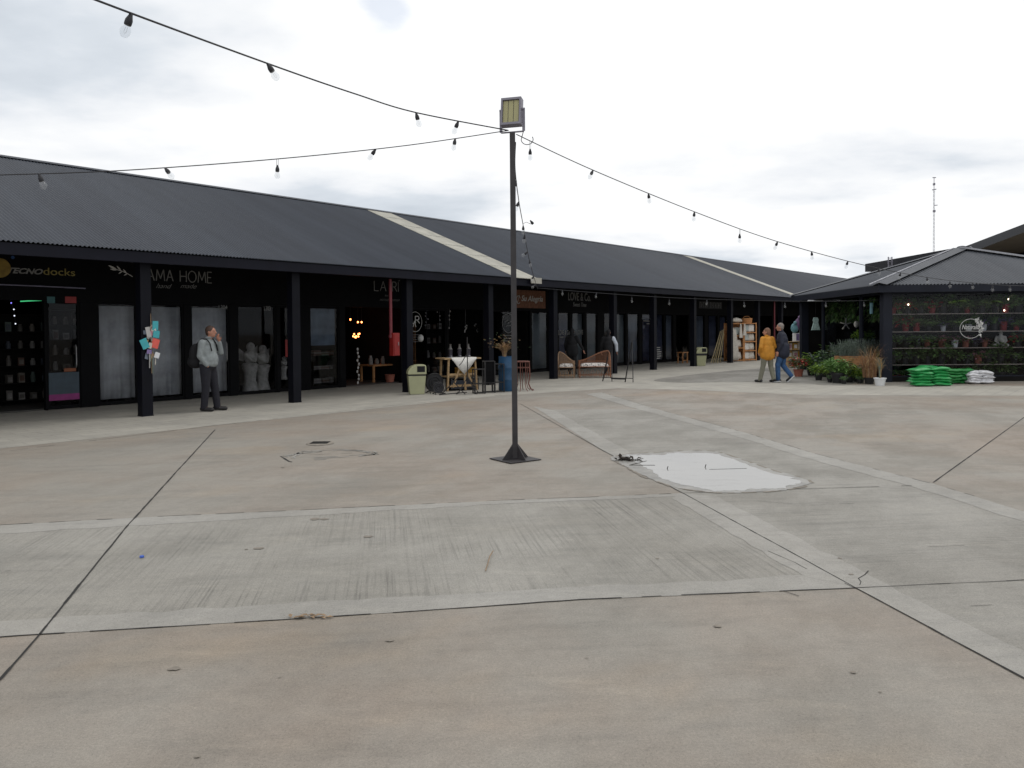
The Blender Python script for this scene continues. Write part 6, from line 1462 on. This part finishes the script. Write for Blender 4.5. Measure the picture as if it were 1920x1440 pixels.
# ------------------------------------------------------------------ people
def hand(mb, wr, dirv, side, curl=.5, s=1.0):
    """palm and five fingers; dirv along the palm, side towards the thumb"""
    wr = V(wr); d = V(dirv).normalized(); sd_ = V(side); sd_ = (sd_-d*sd_.dot(d)).normalized(); nn = d.cross(sd_)
    rot = Matrix((sd_, nn, d)).transposed()
    pc_ = wr+d*.05*s; mb.ell(pc_, (.042*s,.019*s,.055*s), 12, 8, 0, rot)
    for i, ln in enumerate((.070,.078,.072,.056)):
        b0 = wr+d*.088*s+sd_*(.030-.020*i)*s; c = curl*(1+.12*i)
        d1 = (d*cos(c*.5)+nn*sin(c*.5)); d2 = (d*cos(c*1.3)+nn*sin(c*1.3)); j1 = b0+d1*ln*.5*s; j2 = j1+d2*ln*.5*s
        mb.cap(b0, j1, .0095*s, .0088*s, 8); mb.cap(j1, j2, .0088*s, .0075*s, 8)
    t0 = wr+d*.03*s+sd_*.034*s; t1 = t0+(d*.6+sd_*.75)*.038*s; t2 = t1+(d*.95+sd_*.2+nn*.3)*.032*s
    mb.cap(t0, t1, .0125*s, .0105*s, 8); mb.cap(t1, t2, .0105*s, .0085*s, 8)
def voxel(o, v, sm=0):
    r = o.modifiers.new('fuse', 'REMESH'); r.mode = 'VOXEL'; r.voxel_size = v; r.use_smooth_shade = True
    if sm: m_ = o.modifiers.new('ease', 'SMOOTH'); m_.factor = .5; m_.iterations = sm
def person(label, loc, rz, J, sty, sc_=1.0):
    """x forward, y to the person's left, z up"""
    o = thing('person', label, 'person', loc, rz); o.scale = (sc_,sc_,sc_)
    g_ = {k: V(v) for k, v in J.items() if not k.startswith('hand')}; neck = g_['neck']; head = g_['head']
    f = sty.get('fat', 1.0); mid = (g_['hipL']+g_['hipR'])/2; sm_ = (g_['shL']+g_['shR'])/2; ws = sty.get('width', 1.0)
    # one continuous body
    mb = MB(); mb.cap(mid+V((-.01,0,.03)), mid.lerp(sm_, .5), .10, .11); mb.cap(mid.lerp(sm_, .45), sm_-V((0,0,.05)), .11, .10)
    mb.cap(g_['shL'], g_['shR'], .055, .055); mb.cap(sm_, head-V((0,0,.06)), .062, .052)
    for s_ in 'LR':
        mb.cap(g_['sh'+s_], g_['el'+s_], .046, .038); mb.cap(g_['el'+s_], g_['wr'+s_], .038, .026)
        mb.cap(g_['hip'+s_], g_['kn'+s_], .078, .052); mb.cap(g_['kn'+s_], g_['an'+s_], .050, .036); mb.cap(g_['an'+s_], g_['toe'+s_], .036, .028)
        if J.get('hand'+s_): hd_, sd_, cu_ = J['hand'+s_]; hand(mb, g_['wr'+s_], hd_, sd_, cu_, sty.get('hs', 1.0))
    hr = Matrix.Rotation(sty.get('yaw', 0.0), 3, 'Z') @ Matrix.Rotation(sty.get('nod', 0.0), 3, 'Y')
    def hp(p): return head+hr @ V(p)
    mb.ell(head, (.096,.076,.112), 16, 12, 0, hr); mb.ell(hp((.025,0,-.055)), (.068,.058,.065), 14, 9, 0, hr); mb.ell(hp((.062,0,-.088)), (.026,.028,.024), 10, 8)
    mb.cap(hp((.092,0,.008)), hp((.115,0,-.028)), .011, .016, 8); mb.ell(hp((.088,0,-.058)), (.014,.026,.010), 10, 6, 0, hr); mb.ell(hp((.078,0,.03)), (.020,.055,.012), 10, 6, 0, hr)
    for sy in (-1, 1): mb.ell(hp((-.005,sy*.076,-.01)), (.022,.011,.032), 8, 6, 0, hr)
    b = mb.build('body', M['skin'], o); voxel(b, .0085)
    for sy in (-1, 1): m2 = MB(); m2.ell(hp((.088,sy*.031,.012)), (.008,.012,.008), 8, 6, 0, hr); m2.build('eye', M['eye'], b, smooth=True)
    # hair
    mb = MB(); mb.ell(hp((-.018,0,.028)), (.098,.086,.102), 16, 12, 0, hr)
    if sty.get('long'): mb.ell(hp((-.045,0,-.03)), (.075,.092,.10), 14, 10, 0, hr); mb.ell(hp((-.06,0,-.09)), (.055,.08,.06), 12, 8, 0, hr)
    else: mb.ell(hp((-.045,0,-.02)), (.062,.080,.075), 14, 10, 0, hr)
    h = mb.build('hair', M[sty['hair']], o); voxel(h, .012)
    # trousers
    mb = MB(); mb.ell(mid+V((0,0,.02)), (.135*f,.175*ws,.13), 16, 10)
    lw_ = sty.get('leg', 1.0)
    for s_ in 'LR': mb.cap(g_['hip'+s_], g_['kn'+s_], .100*lw_, .072*lw_); mb.cap(g_['kn'+s_], g_['an'+s_]+V((0,0,.02)), .072*lw_, .060*lw_)
    tr_ = mb.build('trousers', M[sty['legs']], o); voxel(tr_, .014, 2)
    # upper garment
    mb = MB(); bl = sty.get('belly', 0.0); hem = sty.get('hem', .05)
    mb.cap(mid.lerp(sm_, .5), sm_-V((0,0,.06)), .135*f, .120*f); mb.ell(mid.lerp(sm_, .62), (.135*f,.195*ws,.20), 16, 10); mb.ell(mid.lerp(sm_, .30)+V((bl,0,0)), (.142*f,.185*ws,.22), 16, 10)
    mb.ell(mid+V((bl*.6,0,hem)), (.150*f,.188*ws,.11), 16, 10)
    mb.cap(g_['shL'], g_['shR'], .072, .072); mb.cap(sm_, neck, .085, .068)
    if sty.get('flare'): mb.cap(mid+V((0,-.06,.12)), mid+V((0,-.06,-.06)), .15*f, .155*f); mb.cap(mid+V((0,.06,.12)), mid+V((0,.06,-.06)), .15*f, .155*f)
    for s_ in 'LR': mb.cap(g_['sh'+s_], g_['el'+s_], .075, .060); mb.cap(g_['el'+s_], g_['wr'+s_]-(g_['wr'+s_]-g_['el'+s_]).normalized()*.03, .060, .044)
    tp_ = mb.build(sty.get('topname', 'shirt'), M[sty['top']], o); voxel(tp_, .014, 5)
    mb = MB(); mb.tube([neck+V((.062*cos(k*pi/8)+.004, .066*sin(k*pi/8), .012*cos(k*pi/8)+.01)) for k in range(16)], .020, 8, closed=True); mb.build('collar', M[sty['top']], tp_, smooth=True)
    for s_ in 'LR':
        mb = MB(); d = (g_['toe'+s_]-g_['an'+s_]); mb.cap(g_['an'+s_]-d*.25-V((0,0,.02)), g_['toe'+s_], .046, .040); mb.ell(g_['an'+s_]-d*.1, (.05,.045,.05))
        sh_ = mb.build('shoe', M[sty.get('shoe', 'shoe')], o); voxel(sh_, .012)
        if sty.get('sole'):
            mb = MB(); dd = d.normalized(); up_ = V((0,1,0)).cross(dd).normalized(); up_ = up_ if up_.z < 0 else -up_
            c_ = g_['an'+s_].lerp(g_['toe'+s_], .42)+up_*.046; mb.obox(c_, dd*.145, V((0,.043,0)), up_*.012); mb.build('sole', M['potwht'], sh_)
    return o
# man by the curtains, facing right
pm_ = G(393, 771)
hgt = DP(388, 611, pm_.y).z; print('MAN', hgt, pm_)
J = dict(hipL=(-.01,.09,.92), hipR=(-.03,-.09,.92), knL=(.06,.11,.50), knR=(-.02,-.10,.50), anL=(.10,.13,.07), anR=(-.06,-.11,.07), toeL=(.27,.16,.045), toeR=(.12,-.12,.045),
         shL=(.0,.185,1.41), shR=(-.04,-.19,1.41), elL=(.16,.21,1.20), wrL=(.185,.10,1.44), elR=(-.06,-.25,1.14), wrR=(.055,-.155,.93), neck=(.01,0,1.50), head=(.055,0,1.635),
         handL=((-.15,-.42,.9),(.9,-.2,.2),.7))
person('man in a grey jumper and dark jeans, hand at his mouth, by the curtains', pm_+V((.0,0,0)), RAD(-6), J, dict(hair='hairbr', legs='jeansd', top='shirt', topname='jumper', belly=.035, fat=1.22, hem=.07, leg=1.16, width=1.06, pocket=True), hgt/1.755)
o = thing('backpack', 'black backpack worn by the man in the grey jumper', 'backpack', pm_, RAD(-6)); s_ = hgt/1.755; o.scale = (s_,)*3
mb = MB(); mb.ell((-.27,-.02,1.16),(.12,.16,.24)); mb.ell((-.27,-.02,1.0),(.15,.17,.12)); mb.ell((-.36,-.02,1.02),(.07,.12,.11)); q_ = mb.build('bag_body', M['blackcl'], o); voxel(q_, .016, 2)
for sy in (-1,1): mb = MB(); y_ = sy*.125; mb.tube([(-.2,y_,1.37),(-.08,y_*1.08,1.49),(.03,y_*1.05,1.485),(.095,y_,1.40),(.135,y_,1.24)], .012, 8); mb.build('strap', M['blackcl'], o, smooth=True)
# walking couple, seen from behind
pw_ = G(1439, 717); hw = DP(1440, 615, pw_.y).z
J = dict(hipL=(0,.09,.92), hipR=(0,-.09,.92), knL=(.06,.12,.50), knR=(.0,-.13,.50), anL=(.10,.20,.07), anR=(-.12,-.14,.09), toeL=(.28,.22,.045), toeR=(.05,-.16,.04),
         shL=(.0,.185,1.36), shR=(0,-.185,1.36), elL=(-.06,.30,1.10), wrL=(.10,.24,.92), elR=(-.05,-.26,1.10), wrR=(.12,-.20,.92), neck=(.0,0,1.44), head=(.03,.0,1.57), handL=((.4,-.3,-.6),(.6,.0,.5),.5), handR=((.4,.3,-.6),(.6,0,.5),.5))
person('woman in a mustard jacket and khaki trousers walking away', pw_, RAD(112), J, dict(hair='hairmx', long=True, legs='khaki', top='mustard', topname='jacket', flare=True, fat=1.2, hem=.0, yaw=RAD(40), leg=1.08, width=1.06), hw/1.69)
pn_ = G(1468, 716.5); hn = DP(1472, 606, pn_.y).z
J = dict(hipL=(0,.09,.93), hipR=(0,-.09,.93), knL=(.13,.09,.53), knR=(.02,-.10,.50), anL=(.12,.09,.07), anR=(-.22,-.10,.17), toeL=(.30,.10,.045), toeR=(-.10,-.11,.05),
         shL=(.03,.195,1.42), shR=(.03,-.195,1.42), elL=(-.03,.26,1.15), wrL=(.10,.25,.92), elR=(.0,-.26,1.15), wrR=(.12,-.22,.93), neck=(.04,0,1.50), head=(.08,0,1.64), handL=((.2,.0,-.95),(.9,-.2,0),.5), handR=((.2,.1,-.95),(.9,.2,0),.5))
person('man in a dark navy jacket and blue jeans striding away', pn_, RAD(150), J, dict(hair='hairgr', legs='jeans', top='jacket', topname='jacket', fat=1.22, hem=-.04, flare=True, sole=True, leg=1.1, width=1.08, yaw=RAD(5)), hn/1.755)
# two dark figures at the wicker seats
pk = G(1073, 703); hk = DP(1073, 616, pk.y).z
J = dict(hipL=(0,.08,.9), hipR=(0,-.08,.9), knL=(.02,.09,.5), knR=(.02,-.09,.5), anL=(0,.1,.07), anR=(0,-.1,.07), toeL=(.17,.11,.045), toeR=(.17,-.11,.045),
         shL=(.0,.18,1.40), shR=(.0,-.18,1.40), elL=(.03,.27,1.13), wrL=(.10,.27,.90), elR=(.03,-.30,1.15), wrR=(.12,-.40,.92), neck=(.01,0,1.49), head=(.04,0,1.62), handL=((.3,0,-.9),(.9,0,0),.4), handR=((.3,-.2,-.9),(.9,0,0),.4))
person('person in a long black coat standing behind the wicker seats', pk, RAD(70), J, dict(hair='blackcl', long=True, legs='blackcl', top='blackcl', topname='coat', flare=True, fat=1.12, hem=-.05), hk/1.73)
pk = G(1141, 703); hk = DP(1138, 618, pk.y).z
J['elR'] = (-.02,-.30,1.17); J['wrR'] = (.02,-.32,.92); J['handR'] = ((.2,0,-.9),(.9,0,0),.4)
person('person in a black gilet with a white sleeve looking into the shop', pk, RAD(80), J, dict(hair='blackcl', legs='blackcl', top='blackcl', topname='gilet', fat=1.2, hem=.0), hk/1.73)
o = [q for q in bpy.data.objects if q.name.startswith('person') and 'gilet' in q['label']][0]
mb = MB(); mb.cap((.0,-.185,1.39), J['elR'], .084, .068); mb.cap(J['elR'], V(J['wrR']), .068, .05); q_ = mb.build('sleeve', M['whitecl'], o); voxel(q_, .014, 2)
